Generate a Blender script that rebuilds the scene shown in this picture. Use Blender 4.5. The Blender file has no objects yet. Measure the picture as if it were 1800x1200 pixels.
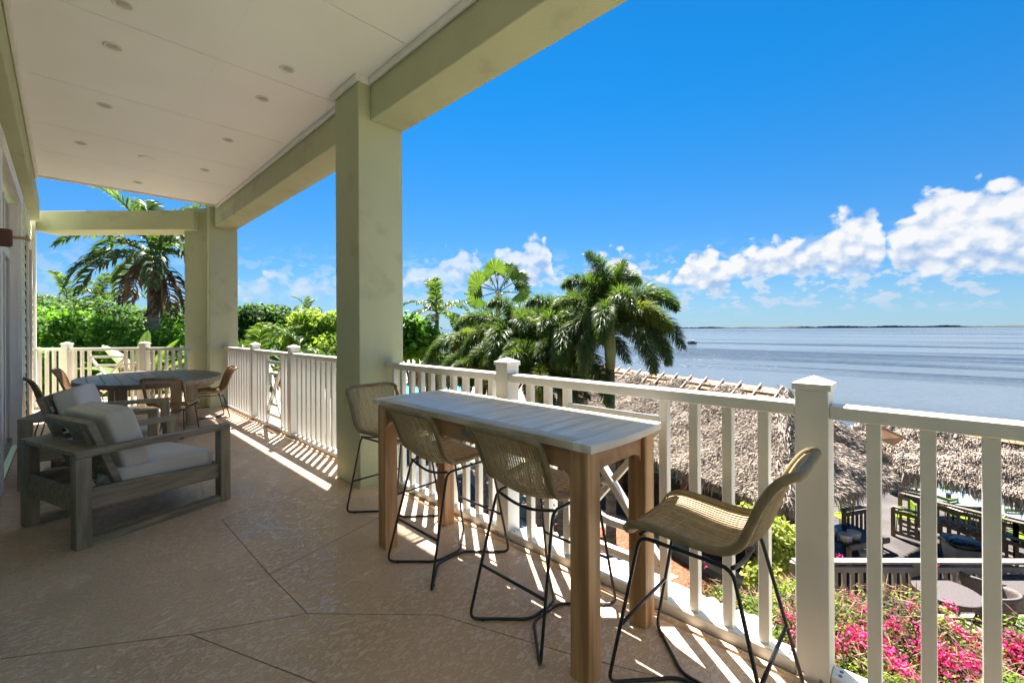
import bpy, bmesh, math, random
import numpy as np
from mathutils import Vector, Matrix
random.seed(7); rng = np.random.default_rng(7)
R = math.radians
S = bpy.context.scene
COL = S.collection

# ------------------------------------------------------------ camera
CY = math.atan2(788, 770); RO = R(.3)
F = Vector((math.sin(CY), math.cos(CY), 0)); RT = Vector((math.cos(CY), -math.sin(CY), 0)); UP = Vector((0, 0, 1))
R2 = RT*math.cos(RO) - UP*math.sin(RO); U2 = UP*math.cos(RO) + RT*math.sin(RO)
cam = bpy.data.objects.new('camera', bpy.data.cameras.new('camera')); COL.objects.link(cam)
cam.data.sensor_width = 36; cam.data.lens = 770/1800*36; cam.data.shift_y = -22.5/1800
cam.data.clip_end = 30000; cam.data.clip_start = .05
cam.matrix_world = Matrix(((R2.x, U2.x, -F.x, 0), (R2.y, U2.y, -F.y, 0), (R2.z, U2.z, -F.z, 1.5), (0, 0, 0, 1)))
S.camera = cam

# ------------------------------------------------------------ sun, sky, exposure
SUN = Vector((.34, .45, 1)).normalized()
sl = bpy.data.lights.new('sun', 'SUN'); sl.energy = 4.3; sl.angle = R(.5); sl.color = (1, .95, .87)
so = bpy.data.objects.new('sun', sl); COL.objects.link(so); so.rotation_euler = SUN.to_track_quat('Z', 'Y').to_euler()
S.view_settings.view_transform = 'Standard'; S.view_settings.look = 'None'; S.view_settings.gamma = 1

W = bpy.data.worlds.new('World'); S.world = W; W.use_nodes = True
SKY_STRENGTH = .06; EXPO = 2.5; CLOUD_K = .98/(SKY_STRENGTH*2**EXPO)   # clouds just under white
S.view_settings.exposure = EXPO
S.cycles.max_bounces = 14; S.cycles.diffuse_bounces = 8; S.cycles.transparent_max_bounces = 8

class NT:
    def __init__(s, nt): s.nt = nt; nt.nodes.clear()
    def n(s, t, **kw):
        nd = s.nt.nodes.new(t)
        for k, v in kw.items():
            if k.startswith('i_'):
                key = k[2:]; key = int(key) if key.isdigit() else key.replace('_', ' ')
                s.set(nd.inputs[key], v)
            else: setattr(nd, k, v)
        return nd
    def set(s, inp, v):
        if isinstance(v, bpy.types.NodeSocket): s.nt.links.new(v, inp)
        else: inp.default_value = v
    def m(s, op, a, b=None, c=None, clamp=False):
        nd = s.nt.nodes.new('ShaderNodeMath'); nd.operation = op; nd.use_clamp = clamp
        s.set(nd.inputs[0], a)
        if b is not None: s.set(nd.inputs[1], b)
        if c is not None: s.set(nd.inputs[2], c)
        return nd.outputs[0]
    def mix(s, f, a, b, blend='MIX'):
        nd = s.nt.nodes.new('ShaderNodeMix'); nd.data_type = 'RGBA'; nd.blend_type = blend
        s.set(nd.inputs[0], f); s.set(nd.inputs[6], a if not isinstance(a, tuple) else (*a[:3], 1)); s.set(nd.inputs[7], b if not isinstance(b, tuple) else (*b[:3], 1))
        return nd.outputs[2]
    def ss(s, x, lo, hi, a=0., b=1.):
        nd = s.nt.nodes.new('ShaderNodeMapRange'); nd.interpolation_type = 'SMOOTHSTEP'
        s.set(nd.inputs[0], x); s.set(nd.inputs[1], lo); s.set(nd.inputs[2], hi); s.set(nd.inputs[3], a); s.set(nd.inputs[4], b)
        return nd.outputs[0]
    def link(s, a, b): s.nt.links.new(a, b)

def px_dir(px, py):
    d = F + R2*((px-900)/770) + U2*((577.5-py)/770); return d.normalized()

def build_world():
    t = NT(W.node_tree)
    sky = t.n('ShaderNodeTexSky', sky_type='NISHITA', sun_disc=False)
    sky.sun_elevation = math.asin(SUN.z); sky.sun_rotation = math.atan2(SUN.x, SUN.y)
    sky.air_density = 1.0; sky.dust_density = 0.; sky.ozone_density = 4.0; sky.altitude = 0
    tc = t.n('ShaderNodeTexCoord'); sep = t.n('ShaderNodeSeparateXYZ'); t.link(tc.outputs['Generated'], sep.inputs[0])
    az = t.m('ARCTAN2', sep.outputs[0], sep.outputs[1]); el = t.m('ARCSINE', sep.outputs[2])
    grad = t.mix(t.ss(el, .0, .55), (.155, .262, .37), (.03, .325, .485))      # deep clean marine blue
    skyc = t.mix(1., sky.outputs[0], grad, 'MULTIPLY')
    comb = t.n('ShaderNodeCombineXYZ'); t.set(comb.inputs[0], az); t.set(comb.inputs[1], t.m('MULTIPLY', el, 1.2))
    P = comb.outputs[0]
    def noise(vec, sc, det=8, rough=.55):
        nd = t.n('ShaderNodeTexNoise', noise_dimensions='2D'); t.link(vec, nd.inputs['Vector'])
        nd.inputs['Scale'].default_value = sc; nd.inputs['Detail'].default_value = det; nd.inputs['Roughness'].default_value = rough
        return nd.outputs[0]
    # outline of the cumulus band along the horizon: top and bottom elevation against azimuth
    pts = [(-300, 560, 575), (430, 512, 520), (480, 486, 516), (520, 488, 522), (560, 482, 520), (600, 488, 516), (660, 515, 520), (705, 488, 504), (735, 462, 502), (770, 452, 503), (800, 446, 503), (835, 452, 503), (852, 470, 502), (872, 448, 502),
           (905, 440, 503), (932, 420, 500), (950, 416, 490), (968, 455, 490), (1000, 500, 500), (1045, 468, 500), (1085, 452, 504), (1120, 468, 500), (1160, 492, 497), (1195, 470, 500), (1215, 450, 502), (1255, 446, 508), (1300, 442, 482),
           (1335, 430, 480), (1380, 418, 479), (1412, 424, 478), (1440, 398, 478), (1470, 378, 477), (1505, 362, 476), (1530, 366, 474), (1545, 396, 462), (1556, 425, 445), (1570, 404, 472), (1600, 370, 473), (1640, 338, 473), (1685, 322, 474), (1722, 318, 474),
           (1748, 330, 474), (1778, 314, 474), (1830, 320, 474), (1900, 350, 474), (2100, 470, 490), (2400, 560, 575)]
    A0, A1 = -.9, 1.95
    def curve(idx):
        nd = t.n('ShaderNodeFloatCurve'); cv = nd.mapping.curves[0]
        vals = []
        for p in pts:
            d = px_dir(p[0], p[idx]); vals.append(((math.atan2(d.x, d.y)-A0)/(A1-A0), math.asin(d.z)*2))
        vals = [v for v in vals if 0 < v[0] < 1]
        while len(cv.points) < len(vals)+2: cv.points.new(.5, .5)
        allp = [(0., vals[0][1])] + sorted(vals) + [(1., vals[-1][1])]
        for q, v in zip(cv.points, allp): q.location = v; q.handle_type = 'AUTO_CLAMPED'
        nd.mapping.update(); t.set(nd.inputs['Value'], t.m('MULTIPLY_ADD', az, 1/(A1-A0), -A0/(A1-A0))); return t.m('MULTIPLY', nd.outputs[0], .5)
    top = curve(1); bot = curve(2)
    n1 = noise(P, 17, 9, .57); n1c = noise(P, 26, 3, .5)
    vo = t.n('ShaderNodeTexVoronoi', feature='SMOOTH_F1', voronoi_dimensions='2D')
    wob = t.n('ShaderNodeVectorMath', operation='MULTIPLY_ADD'); cn = t.n('ShaderNodeCombineXYZ'); t.set(cn.inputs[0], n1); t.set(cn.inputs[1], n1c); t.link(cn.outputs[0], wob.inputs[0]); wob.inputs[1].default_value = (.03, .03, 0); t.link(P, wob.inputs[2])
    t.link(wob.outputs[0], vo.inputs['Vector']); vo.inputs['Scale'].default_value = 33; vo.inputs['Smoothness'].default_value = .35
    puff = t.m('SUBTRACT', .45, vo.outputs['Distance'])
    edge = t.m('ADD', t.m('MULTIPLY', t.m('SUBTRACT', n1, .5), .085), t.m('MULTIPLY', puff, .045))
    up_ = t.m('MULTIPLY', t.m('ADD', t.m('SUBTRACT', top, el), t.m('ADD', edge, .004)), 42.)
    dn_ = t.m('MULTIPLY', t.m('ADD', t.m('SUBTRACT', el, bot), t.m('ADD', t.m('MULTIPLY', edge, .4), .010)), 55.)
    shape = t.m('MINIMUM', up_, dn_)
    # wispy, half transparent towards the left, solid to the right
    solid = t.ss(az, .35, 1.15, .35, 1.)
    mask = t.m('MULTIPLY', t.ss(shape, 0., .85), t.m('ADD', solid, t.m('MULTIPLY', t.m('SUBTRACT', n1, .5), t.m('SUBTRACT', 1.6, t.m('MULTIPLY', solid, 1.6)))), clamp=True)
    comb2 = t.n('ShaderNodeCombineXYZ'); t.set(comb2.inputs[0], az); t.set(comb2.inputs[1], t.m('MULTIPLY', el, 1.9))
    nv = noise(comb2.outputs[0], 27, 8, .56)
    band = t.m('MULTIPLY', t.ss(el, .015, .05), t.ss(el, .19, .09))
    veil = t.m('MULTIPLY', t.m('MULTIPLY', t.ss(nv, .48, .62), band), t.ss(az, .1, 1.1, .35, .95))
    off = t.n('ShaderNodeVectorMath', operation='ADD'); t.link(P, off.inputs[0]); off.inputs[1].default_value = (-.006, .016, 0)
    n1b = noise(off.outputs[0], 26, 3, .5)
    h_ = t.m('DIVIDE', t.m('SUBTRACT', el, bot), t.m('MAXIMUM', t.m('SUBTRACT', top, bot), .01))
    lit = t.m('ADD', .30, t.m('ADD', t.m('MULTIPLY', t.m('SUBTRACT', n1c, n1b), 2.2), t.m('ADD', t.m('MULTIPLY', puff, 1.1), t.m('MULTIPLY', t.ss(h_, -.05, .55), .55))), clamp=True)
    k = CLOUD_K
    base = t.mix(veil, skyc, tuple(k*c for c in (.66, .79, .93)))
    ccol = t.mix(lit, tuple(k*c for c in (.40, .58, .86)), tuple(k*c for c in (1.0, 1.0, 1.0)))
    col = t.mix(t.m('MULTIPLY', mask, .95), base, ccol)
    col = t.mix(t.ss(el, .13, -.005, 0., .5), col, tuple(k*c for c in (.42, .62, .86)))
    bg = t.n('ShaderNodeBackground'); t.link(col, bg.inputs[0]); bg.inputs[1].default_value = SKY_STRENGTH
    out = t.n('ShaderNodeOutputWorld'); t.link(bg.outputs[0], out.inputs[0])
W.cycles.sampling_method = 'MANUAL'; W.cycles.sample_map_resolution = 256
build_world()

# ------------------------------------------------------------ materials
MATS = {}
def mat(name, col, col2=None, rough=.6, scale=6., stretch=(1, 1, 1), detail=5, bump=0., bscale=60., bstretch=None, island=0., spec=.5,
        metal=0., transl=0., lo=.35, hi=.65, rvar=0., bdist=.01, dirt=None, coat=0.):
    m = bpy.data.materials.new(name); m.use_nodes = True; t = NT(m.node_tree)
    tc = t.n('ShaderNodeTexCoord'); mp = t.n('ShaderNodeMapping'); t.link(tc.outputs['Object'], mp.inputs[0]); mp.inputs['Scale'].default_value = stretch
    ns = t.n('ShaderNodeTexNoise'); t.link(mp.outputs[0], ns.inputs[0]); ns.inputs['Scale'].default_value = scale; ns.inputs['Detail'].default_value = detail
    col2 = col2 or tuple(c*.82 for c in col)
    f = t.ss(ns.outputs[0], lo, hi)
    c = t.mix(f, col, col2)
    if island:
        g = t.n('ShaderNodeNewGeometry'); v = t.m('ADD', t.m('MULTIPLY', g.outputs['Random Per Island'], 2*island), 1-island)
        cb = t.n('ShaderNodeCombineColor'); [t.set(cb.inputs[i], v) for i in range(3)]
        c = t.mix(1., c, cb.outputs[0], 'MULTIPLY')
    if dirt:
        n3 = t.n('ShaderNodeTexNoise'); t.link(tc.outputs['Object'], n3.inputs[0]); n3.inputs['Scale'].default_value = dirt[1]; n3.inputs['Detail'].default_value = 6
        c = t.mix(t.ss(n3.outputs[0], dirt[2], dirt[2]+.15, 0, dirt[3]), c, dirt[0])
    p = t.n('ShaderNodeBsdfPrincipled'); t.link(c, p.inputs['Base Color'])
    p.inputs['Roughness'].default_value = rough; p.inputs['Metallic'].default_value = metal; p.inputs['Specular IOR Level'].default_value = spec
    if coat: p.inputs['Coat Weight'].default_value = coat
    if rvar: t.set(p.inputs['Roughness'], t.m('ADD', rough-rvar, t.m('MULTIPLY', ns.outputs[0], 2*rvar)))
    if bump:
        m2 = t.n('ShaderNodeMapping'); t.link(tc.outputs['Object'], m2.inputs[0]); m2.inputs['Scale'].default_value = bstretch or stretch
        nb = t.n('ShaderNodeTexNoise'); t.link(m2.outputs[0], nb.inputs[0]); nb.inputs['Scale'].default_value = bscale; nb.inputs['Detail'].default_value = 4
        b = t.n('ShaderNodeBump'); b.inputs['Strength'].default_value = bump; b.inputs['Distance'].default_value = bdist; t.link(nb.outputs[0], b.inputs['Height']); t.link(b.outputs[0], p.inputs['Normal'])
    out = t.n('ShaderNodeOutputMaterial'); sh = p.outputs[0]
    if transl:
        tr = t.n('ShaderNodeBsdfTranslucent'); t.link(t.mix(1., c, (1.25, 1.3, .6), 'MULTIPLY'), tr.inputs[0])
        mx = t.n('ShaderNodeMixShader'); mx.inputs[0].default_value = transl; t.link(sh, mx.inputs[1]); t.link(tr.outputs[0], mx.inputs[2]); sh = mx.outputs[0]
    t.link(sh, out.inputs[0]); MATS[name] = m
    return m

M = {}
M['stucco'] = mat('sage_stucco', (.485, .50, .325), (.43, .455, .295), rough=.7, scale=1.3, stretch=(1, 1, .5), bump=.6, bscale=45, bdist=.006, dirt=((.30, .30, .18), 2.6, .56, .45))
M['ceil'] = mat('ceiling_paint', (.90, .905, .91), (.88, .88, .88), rough=.6, scale=1.2, bump=.1, bscale=200, bdist=.001)
M['trimwhite'] = mat('white_trim_paint', (.78, .77, .74), (.72, .71, .68), rough=.45, scale=3)
M['rail'] = mat('white_rail_paint', (.71, .695, .65), (.65, .635, .59), rough=.34, scale=5, stretch=(1, 1, .4), bump=.05, bscale=120, bdist=.001, dirt=((.5, .46, .4), 9, .62, .25))
M['siding'] = mat('pale_green_siding', (.62, .68, .50), (.57, .63, .46), rough=.6, scale=3, stretch=(1, .3, 6), bump=.2, bscale=40, bdist=.002)
M['glass'] = mat('dark_glass', (.02, .025, .03), rough=.06, spec=.8)
M['teak'] = mat('teak_wood', (.52, .31, .155), (.30, .155, .065), rough=.5, scale=22, stretch=(1, 1, .07), detail=10, bump=.3, bscale=60, bdist=.002)
M['teak_x'] = mat('teak_apron_wood', (.42, .23, .11), (.30, .155, .07), rough=.5, scale=14, stretch=(1, .12, 1), detail=8, bump=.15, bscale=60, bdist=.002)
M['weath'] = mat('weathered_table_wood', (.82, .76, .68), (.64, .59, .53), rough=.32, scale=9, stretch=(.3, 2.2, 1), detail=9, bump=.25, bscale=40, bdist=.002, dirt=((.2, .17, .14), 3.5, .6, .4))
M['weath_y'] = mat('weathered_edge_wood', (.62, .54, .43), (.46, .39, .3), rough=.5, scale=9, stretch=(2.2, .3, 1), detail=9, bump=.25, bscale=40, bdist=.002)
M['grywood'] = mat('grey_brown_wood', (.30, .25, .175), (.19, .155, .105), rough=.55, scale=8, stretch=(.35, 3, 3), detail=9, bump=.3, bscale=35, bdist=.002)
M['grywood_z'] = mat('grey_brown_upright_wood', (.30, .25, .175), (.19, .155, .105), rough=.55, scale=8, stretch=(3, 3, .3), detail=9, bump=.3, bscale=35, bdist=.002)
M['dinwood'] = mat('dark_dining_wood', (.13, .135, .145), (.08, .082, .088), rough=.36, scale=8, stretch=(3, .3, 1), detail=8, bump=.2, bscale=35, bdist=.002)
M['rope'] = mat('tan_woven_cord', (.52, .405, .245), (.42, .32, .185), rough=.6, scale=30, island=.16)
M['rim'] = mat('wrapped_rim_cord', (.27, .205, .105), (.20, .15, .075), rough=.55, scale=20, bump=.6, bscale=160, bdist=.003)
M['ropebrown'] = mat('brown_woven_cord', (.33, .20, .10), (.24, .14, .065), rough=.6, scale=30, island=.18)
M['black'] = mat('black_powder_coat', (.018, .018, .018), rough=.38, scale=20)
M['cush'] = mat('beige_cushion_fabric', (.66, .60, .53), (.60, .545, .475), rough=.9, scale=3, bump=.3, bscale=300, bdist=.001)
M['chrome'] = mat('grey_metal', (.3, .3, .3), rough=.3, metal=1)
M['brownblock'] = mat('red_brown_wood', (.12, .04, .025), rough=.5)
M['cream'] = mat('cream_brass', (.55, .42, .2), rough=.4)

def floor_mat():
    m = bpy.data.materials.new('knockdown_floor_coating'); m.use_nodes = True; t = NT(m.node_tree)
    tc = t.n('ShaderNodeTexCoord'); O = tc.outputs['Object']
    def ns(sc, det=5, dist=0., vec=O, rough=.5):
        n = t.n('ShaderNodeTexNoise'); t.link(vec, n.inputs[0]); n.inputs['Scale'].default_value = sc; n.inputs['Detail'].default_value = det; n.inputs['Distortion'].default_value = dist; n.inputs['Roughness'].default_value = rough; return n.outputs[0]
    mp = t.n('ShaderNodeMapping'); t.link(O, mp.inputs[0]); mp.inputs['Rotation'].default_value = (0, 0, .9); mp.inputs['Scale'].default_value = (1, 1.7, 1)
    flat = t.ss(ns(25, 5, 1.0, mp.outputs[0], .62), .47, .56)         # trowelled flat tops
    big = ns(1.1, 3); fine = ns(220, 2)
    c = t.mix(t.ss(big, .35, .65), (.66, .465, .31), (.56, .39, .255))
    c = t.mix(t.m('MULTIPLY', flat, .55), c, (.74, .58, .44))
    c = t.mix(t.m('MULTIPLY', t.ss(ns(3.2, 7), .62, .78), .45), c, (.42, .31, .215))
    p = t.n('ShaderNodeBsdfPrincipled'); t.link(c, p.inputs['Base Color'])
    wet = t.ss(ns(.9, 3, 0), .40, .58)
    t.set(p.inputs['Roughness'], t.m('SUBTRACT', .56, t.m('MULTIPLY', flat, t.m('ADD', .16, t.m('MULTIPLY', wet, .27)))))
    t.set(p.inputs['Specular IOR Level'], t.m('ADD', .2, t.m('MULTIPLY', flat, .9)))
    h = t.m('ADD', t.m('MULTIPLY', flat, .8), t.m('ADD', t.m('MULTIPLY', t.m('MULTIPLY', fine, .5), t.m('SUBTRACT', 1., flat)), t.m('MULTIPLY', ns(7, 3), .12)))
    b = t.n('ShaderNodeBump'); b.inputs['Strength'].default_value = .8; b.inputs['Distance'].default_value = .004; t.link(h, b.inputs['Height']); t.link(b.outputs[0], p.inputs['Normal'])
    out = t.n('ShaderNodeOutputMaterial'); t.link(p.outputs[0], out.inputs[0]); return m
M['floor'] = floor_mat()
M['groove'] = mat('floor_groove', (.33, .24, .165), rough=.8)

# ------------------------------------------------------------ object helpers
def tag(o, label=None, cat=None, group=None, kind=None):
    if label: o['label'] = label
    if cat: o['category'] = cat
    if group: o['group'] = group
    if kind: o['kind'] = kind
    return o
def thing(name, label, cat, loc=(0, 0, 0), rz=0, group=None):
    o = bpy.data.objects.new(name, None); COL.objects.link(o); o.location = loc; o.rotation_euler = (0, 0, rz); o.empty_display_size = .1
    return tag(o, label, cat, group)
def link(name, me, parent=None):
    o = bpy.data.objects.new(name, me); COL.objects.link(o)
    if parent: o.parent = parent
    return o
def copy_tree(o, parent=None):
    c = o.copy(); COL.objects.link(c)
    if parent: c.parent = parent
    for ch in list(o.children): copy_tree(ch, c)
    return c

class MB:
    def __init__(s): s.v = []; s.f = []
    def add(s, vs, fs):
        b = len(s.v); s.v += [tuple(v) for v in vs]; s.f += [tuple(i+b for i in f) for f in fs]; return s
    def box(s, x0, x1, y0, y1, z0, z1, mx=None):
        vs = [Vector((x, y, z)) for x in (x0, x1) for y in (y0, y1) for z in (z0, z1)]
        if mx: vs = [mx @ v for v in vs]
        return s.add(vs, [(0, 1, 3, 2), (4, 6, 7, 5), (0, 4, 5, 1), (2, 3, 7, 6), (0, 2, 6, 4), (1, 5, 7, 3)])
    def beam(s, a, b, w, h, up=(0, 0, 1)):      # box along a-b, width w, height h
        a = Vector(a); b = Vector(b); d = (b-a).normalized(); side = d.cross(Vector(up)).normalized(); u = side.cross(d)
        vs = [p + side*sx*w/2 + u*sz*h/2 for p in (a, b) for sx in (-1, 1) for sz in (-1, 1)]
        return s.add(vs, [(0, 1, 3, 2), (4, 6, 7, 5), (0, 4, 5, 1), (2, 3, 7, 6), (0, 2, 6, 4), (1, 5, 7, 3)])
    def tube(s, pts, r, n=6, closed=False, flat=1.):
        pts = [Vector(p) for p in pts]; k = len(pts); rings = []; rr = r if hasattr(r, '__len__') else [r]*k
        prev = None
        for i, p in enumerate(pts):
            a = pts[i-1] if (i or closed) else p; b = pts[(i+1) % k] if (i < k-1 or closed) else p
            d = (b-a).normalized() if (b-a).length > 1e-9 else Vector((0, 0, 1))
            ref = prev if prev is not None else (Vector((0, 0, 1)) if abs(d.z) < .9 else Vector((1, 0, 0)))
            x = (ref - d*ref.dot(d)).normalized(); y = d.cross(x); prev = x
            rings.append([p + (x*math.cos(2*math.pi*j/n)*flat + y*math.sin(2*math.pi*j/n))*rr[i] for j in range(n)])
        fs = []
        for i in range(k if closed else k-1):
            for j in range(n):
                a = i*n+j; b = i*n+(j+1) % n; i2 = (i+1) % k
                fs.append((a, b, i2*n+(j+1) % n, i2*n+j))
        if not closed: fs += [tuple(range(n))[::-1], tuple(range((k-1)*n, k*n))]
        return s.add([v for r_ in rings for v in r_], fs)
    def lathe(s, prof, n=24, c=(0, 0, 0)):
        vs = []; fs = []; k = len(prof)
        for r, z in prof:
            for j in range(n):
                a = 2*math.pi*j/n; vs.append((c[0]+r*math.cos(a), c[1]+r*math.sin(a), c[2]+z))
        for i in range(k-1):
            for j in range(n): fs.append((i*n+j, i*n+(j+1) % n, (i+1)*n+(j+1) % n, (i+1)*n+j))
        fs += [tuple(range(n))[::-1], tuple(range((k-1)*n, k*n))]
        return s.add(vs, fs)
    def prism(s, poly, z0, z1, mx=None):
        n = len(poly); vs = [Vector((x, y, z)) for z in (z0, z1) for x, y in poly]
        if mx: vs = [mx @ v for v in vs]
        return s.add(vs, [tuple(range(n))[::-1], tuple(range(n, 2*n))] + [(i, (i+1) % n, n+(i+1) % n, n+i) for i in range(n)])
    def mesh(s, name, m, smooth=False, bevel=0.):
        me = bpy.data.meshes.new(name); me.from_pydata(s.v, [], s.f)
        if bevel or True:
            bm = bmesh.new(); bm.from_mesh(me)
            bmesh.ops.recalc_face_normals(bm, faces=bm.faces)
            if bevel: bmesh.ops.bevel(bm, geom=[e for e in bm.edges if len(e.link_faces) == 2 and e.calc_face_angle(0) > .6], offset=bevel, segments=1, affect='EDGES', clamp_overlap=True)
            bm.to_mesh(me); bm.free()
        me.materials.append(m)
        if smooth: me.polygons.foreach_set('use_smooth', [True]*len(me.polygons))
        return me
    def build(s, name, m, parent=None, smooth=False, bevel=0.):
        return link(name, s.mesh(name, m, smooth, bevel), parent)

def fast(name, V, Q, m, parent=None, smooth=False):
    """V (n,3) float array, Q (k,4) or (k,3) int array"""
    me = bpy.data.meshes.new(name); k, c = Q.shape
    me.vertices.add(len(V)); me.vertices.foreach_set('co', np.asarray(V, dtype=np.float32).ravel())
    me.loops.add(k*c); me.loops.foreach_set('vertex_index', Q.astype(np.int32).ravel())
    me.polygons.add(k); me.polygons.foreach_set('loop_start', np.arange(0, k*c, c, dtype=np.int32))
    if smooth: me.polygons.foreach_set('use_smooth', np.ones(k, dtype=bool))
    me.update(calc_edges=True); me.materials.append(m)
    return link(name, me, parent)

def cushion(name, m, parent, dims, mx=None, e=6., puff=.12, n=14):
    """rounded, slightly puffed cushion"""
    bm = bmesh.new(); bmesh.ops.create_cube(bm, size=2.); bmesh.ops.subdivide_edges(bm, edges=bm.edges, cuts=n, use_grid_fill=True)
    for v in bm.verts:
        x, y, z = v.co; l = (abs(x)**e + abs(y)**e + abs(z)**e)**(1/e); x, y, z = x/l, y/l, z/l
        z *= 1 + puff*(1-x*x)*(1-y*y)*2 - puff
        w = .012*math.sin(9*x+2*y)*math.cos(7*y-3*x)
        v.co = Vector((x*dims[0]/2, y*dims[1]/2, (z + w)*dims[2]/2))
        if mx: v.co = mx @ v.co
    me = bpy.data.meshes.new(name); bm.to_mesh(me); bm.free(); me.materials.append(m)
    me.polygons.foreach_set('use_smooth', [True]*len(me.polygons))
    return link(name, me, parent)
#==STRUCTURE==
# ------------------------------------------------------------ balcony floor
fl = tag(thing('balcony_floor', None, None), kind='structure')
MB().box(-.43, 2.32, -5, 13.2, -.30, -.005).build('floor_base', M['groove'], fl)
A = (.87, 4.08); B = (.876, 2.95); C = (.896, 2.40); D = (.43, 2.66); W1 = (-.42, 3.23); E1 = (1.375, 1.886); E2 = (1.625, 1.23)
polys = [[W1, (-.42, 13.1), (2.31, 13.1), (2.31, 4.6), A, B, C, D], [A, (2.31, 4.6), (2.31, 3.38), B],
         [B, (2.31, 3.38), (2.31, -.3), E2, E1, C], [C, E1, E2, (2.31, -.3), (2.31, -4.9), (1.9, -4.9), (1.55, 0.), (.75, 1.89), D],
         [D, (.75, 1.89), (1.55, 0.), (1.9, -4.9), (-.42, -4.9), W1]]
def inset_poly(P, t):
    n = len(P); area = sum(P[i][0]*P[(i+1) % n][1]-P[(i+1) % n][0]*P[i][1] for i in range(n)); P = P if area > 0 else P[::-1]; out = []
    for i in range(n):
        a, b, c = Vector(P[i-1]), Vector(P[i]), Vector(P[(i+1) % n]); d1 = (b-a).normalized(); d2 = (c-b).normalized()
        n1 = Vector((-d1.y, d1.x)); n2 = Vector((-d2.y, d2.x)); m_ = n1+n2; k = 2/max(m_.dot(m_), .4); out.append(tuple(b+m_*(t*k*1.)))
    return out
for P_ in polys: MB().prism(inset_poly(P_, .0032), -.0045, 0).build('floor_slab', M['floor'], fl)
# rounded coating lip along the outer edge
MB().tube([(2.17, y, -.004) for y in (-4.9, 3.88)], .022, 8).build('edge_lip', M['floor'], fl, True)
MB().tube([(2.17, y, -.004) for y in (4.42, 10.08)], .022, 8).build('edge_lip', M['floor'], fl, True)

# ------------------------------------------------------------ columns and beams
def column(label, x0, x1, y0, y1, z1, extra=None):
    c = thing('column', label, 'column', ((x0+x1)/2, (y0+y1)/2, 0)); w = (x1-x0)/2; d = (y1-y0)/2
    MB().box(-w, w, -d, d, -.007, z1).build('shaft', M['stucco'], c, bevel=.006)
    return c
c1 = column('wide sage green square column beside the far end of the bar table', 1.94, 2.41, 3.9, 4.4, 3.93)
c2 = column('sage green square column at the far balcony corner behind the dining table', 1.97, 2.45, 10.1, 10.6, 3.93)
m45 = Matrix.Rotation(R(-45), 4, 'Z')
c3 = thing('column', 'narrow angled sage green pier joined to the left of the far corner column', 'column', (1.93, 10.52, 0), R(-45.6))
MB().box(-.26, .18, -.12, .35, -.007, 3.90).build('shaft', M['stucco'], c3, bevel=.006)
c0 = column('sage green square column behind the camera end of the balcony', 1.94, 2.41, -1.4, -.9, 3.93)
def beamthing(label, fn, name='beam'):
    b = thing(name, label, 'beam'); fn().build('beam_body', M['stucco'], b, bevel=.006); return b
beamthing('sage green ceiling beam running over the bar table to the wide column', lambda: MB().box(2.06, 2.42, -.898, 3.898, 3.5, 4.14))
beamthing('sage green ceiling beam running from the wide column to the far corner column', lambda: MB().box(2.06, 2.42, 4.402, 10.098, 3.5, 4.14))
beamthing('narrow sage green header beam along the house wall under the ceiling', lambda: MB().box(-.42, -.30, -1.4, 11.75, 3.5, 3.88))
# far end beam at 45 degrees
e0 = Vector((-.42, 12.55, 0)); ed = Vector((math.cos(R(-45.6)), math.sin(R(-45.6)), 0)); en = Vector((-ed.y, ed.x, 0))
def endx(s, o=0., z=0.): return e0 + ed*s + en*o + Vector((0, 0, z))
eb = thing('beam', 'sage green end beam standing free against the sky above the end railing', 'beam')
MB().prism([tuple(endx(s, o).xy) for s, o in ((0, .0), (3.12, .0), (3.12, .5), (0, .5))], 3.45, 3.82).build('beam_body', M['stucco'], eb, bevel=.006)

# ------------------------------------------------------------ ceiling
M['seam'] = mat('ceiling_seam', (.12, .10, .08), rough=.9)
ce = tag(thing('ceiling', None, None), kind='structure')
YJ = [-1.4, -.8, .5, 1.85, 3.19, 4.54, 6.0, 7.34, 8.45, 9.86]
for a, b in zip(YJ[:-1], YJ[1:]):
    for x0, x1 in ((-.30, .9592), (.9600, 2.06)):
        gy = .005
        MB().box(x0, x1, a+gy, b-gy, 3.885, 3.91).build('ceiling_panel', M['ceil'], ce)
MB().box(-.42, 2.06, -1.4, 9.86, 3.9105, 3.93).build('ceiling_backing', M['seam'], ce)
def trim(poly, name='crown_trim'):
    pass
for (x0, x1, y0, y1) in ((2.025, 2.058, -.86, 3.86), (2.025, 2.058, 4.44, 9.86), (-.298, -.262, -1.4, 9.86), (1.905, 1.938, 3.865, 4.435), (1.9385, 2.06, 3.865, 3.898), (1.9385, 2.06, 4.402, 4.435)):
    MB().box(x0, x1, y0, y1, 3.82, 3.884).build('crown_trim', M['trimwhite'], ce, bevel=.008)
MB().box(-.30, 2.06, 9.861, 9.90, 3.86, 3.93).build('end_trim', M['trimwhite'], ce)
rh = tag(thing('unseen_shade_roof', None, None), kind='structure')  # out-of-view roof, height and reach set so its shadow covers floor and table
MB().box(-6, 3.39, -1.4, 12.3, 4.9, 5.05).build('shade_roof_slab', M['trimwhite'], rh); MB().box(-6, 2.3, -1.4, 9.8, 4.141, 4.899).build('upper_wall', M['siding'], rh)

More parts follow.
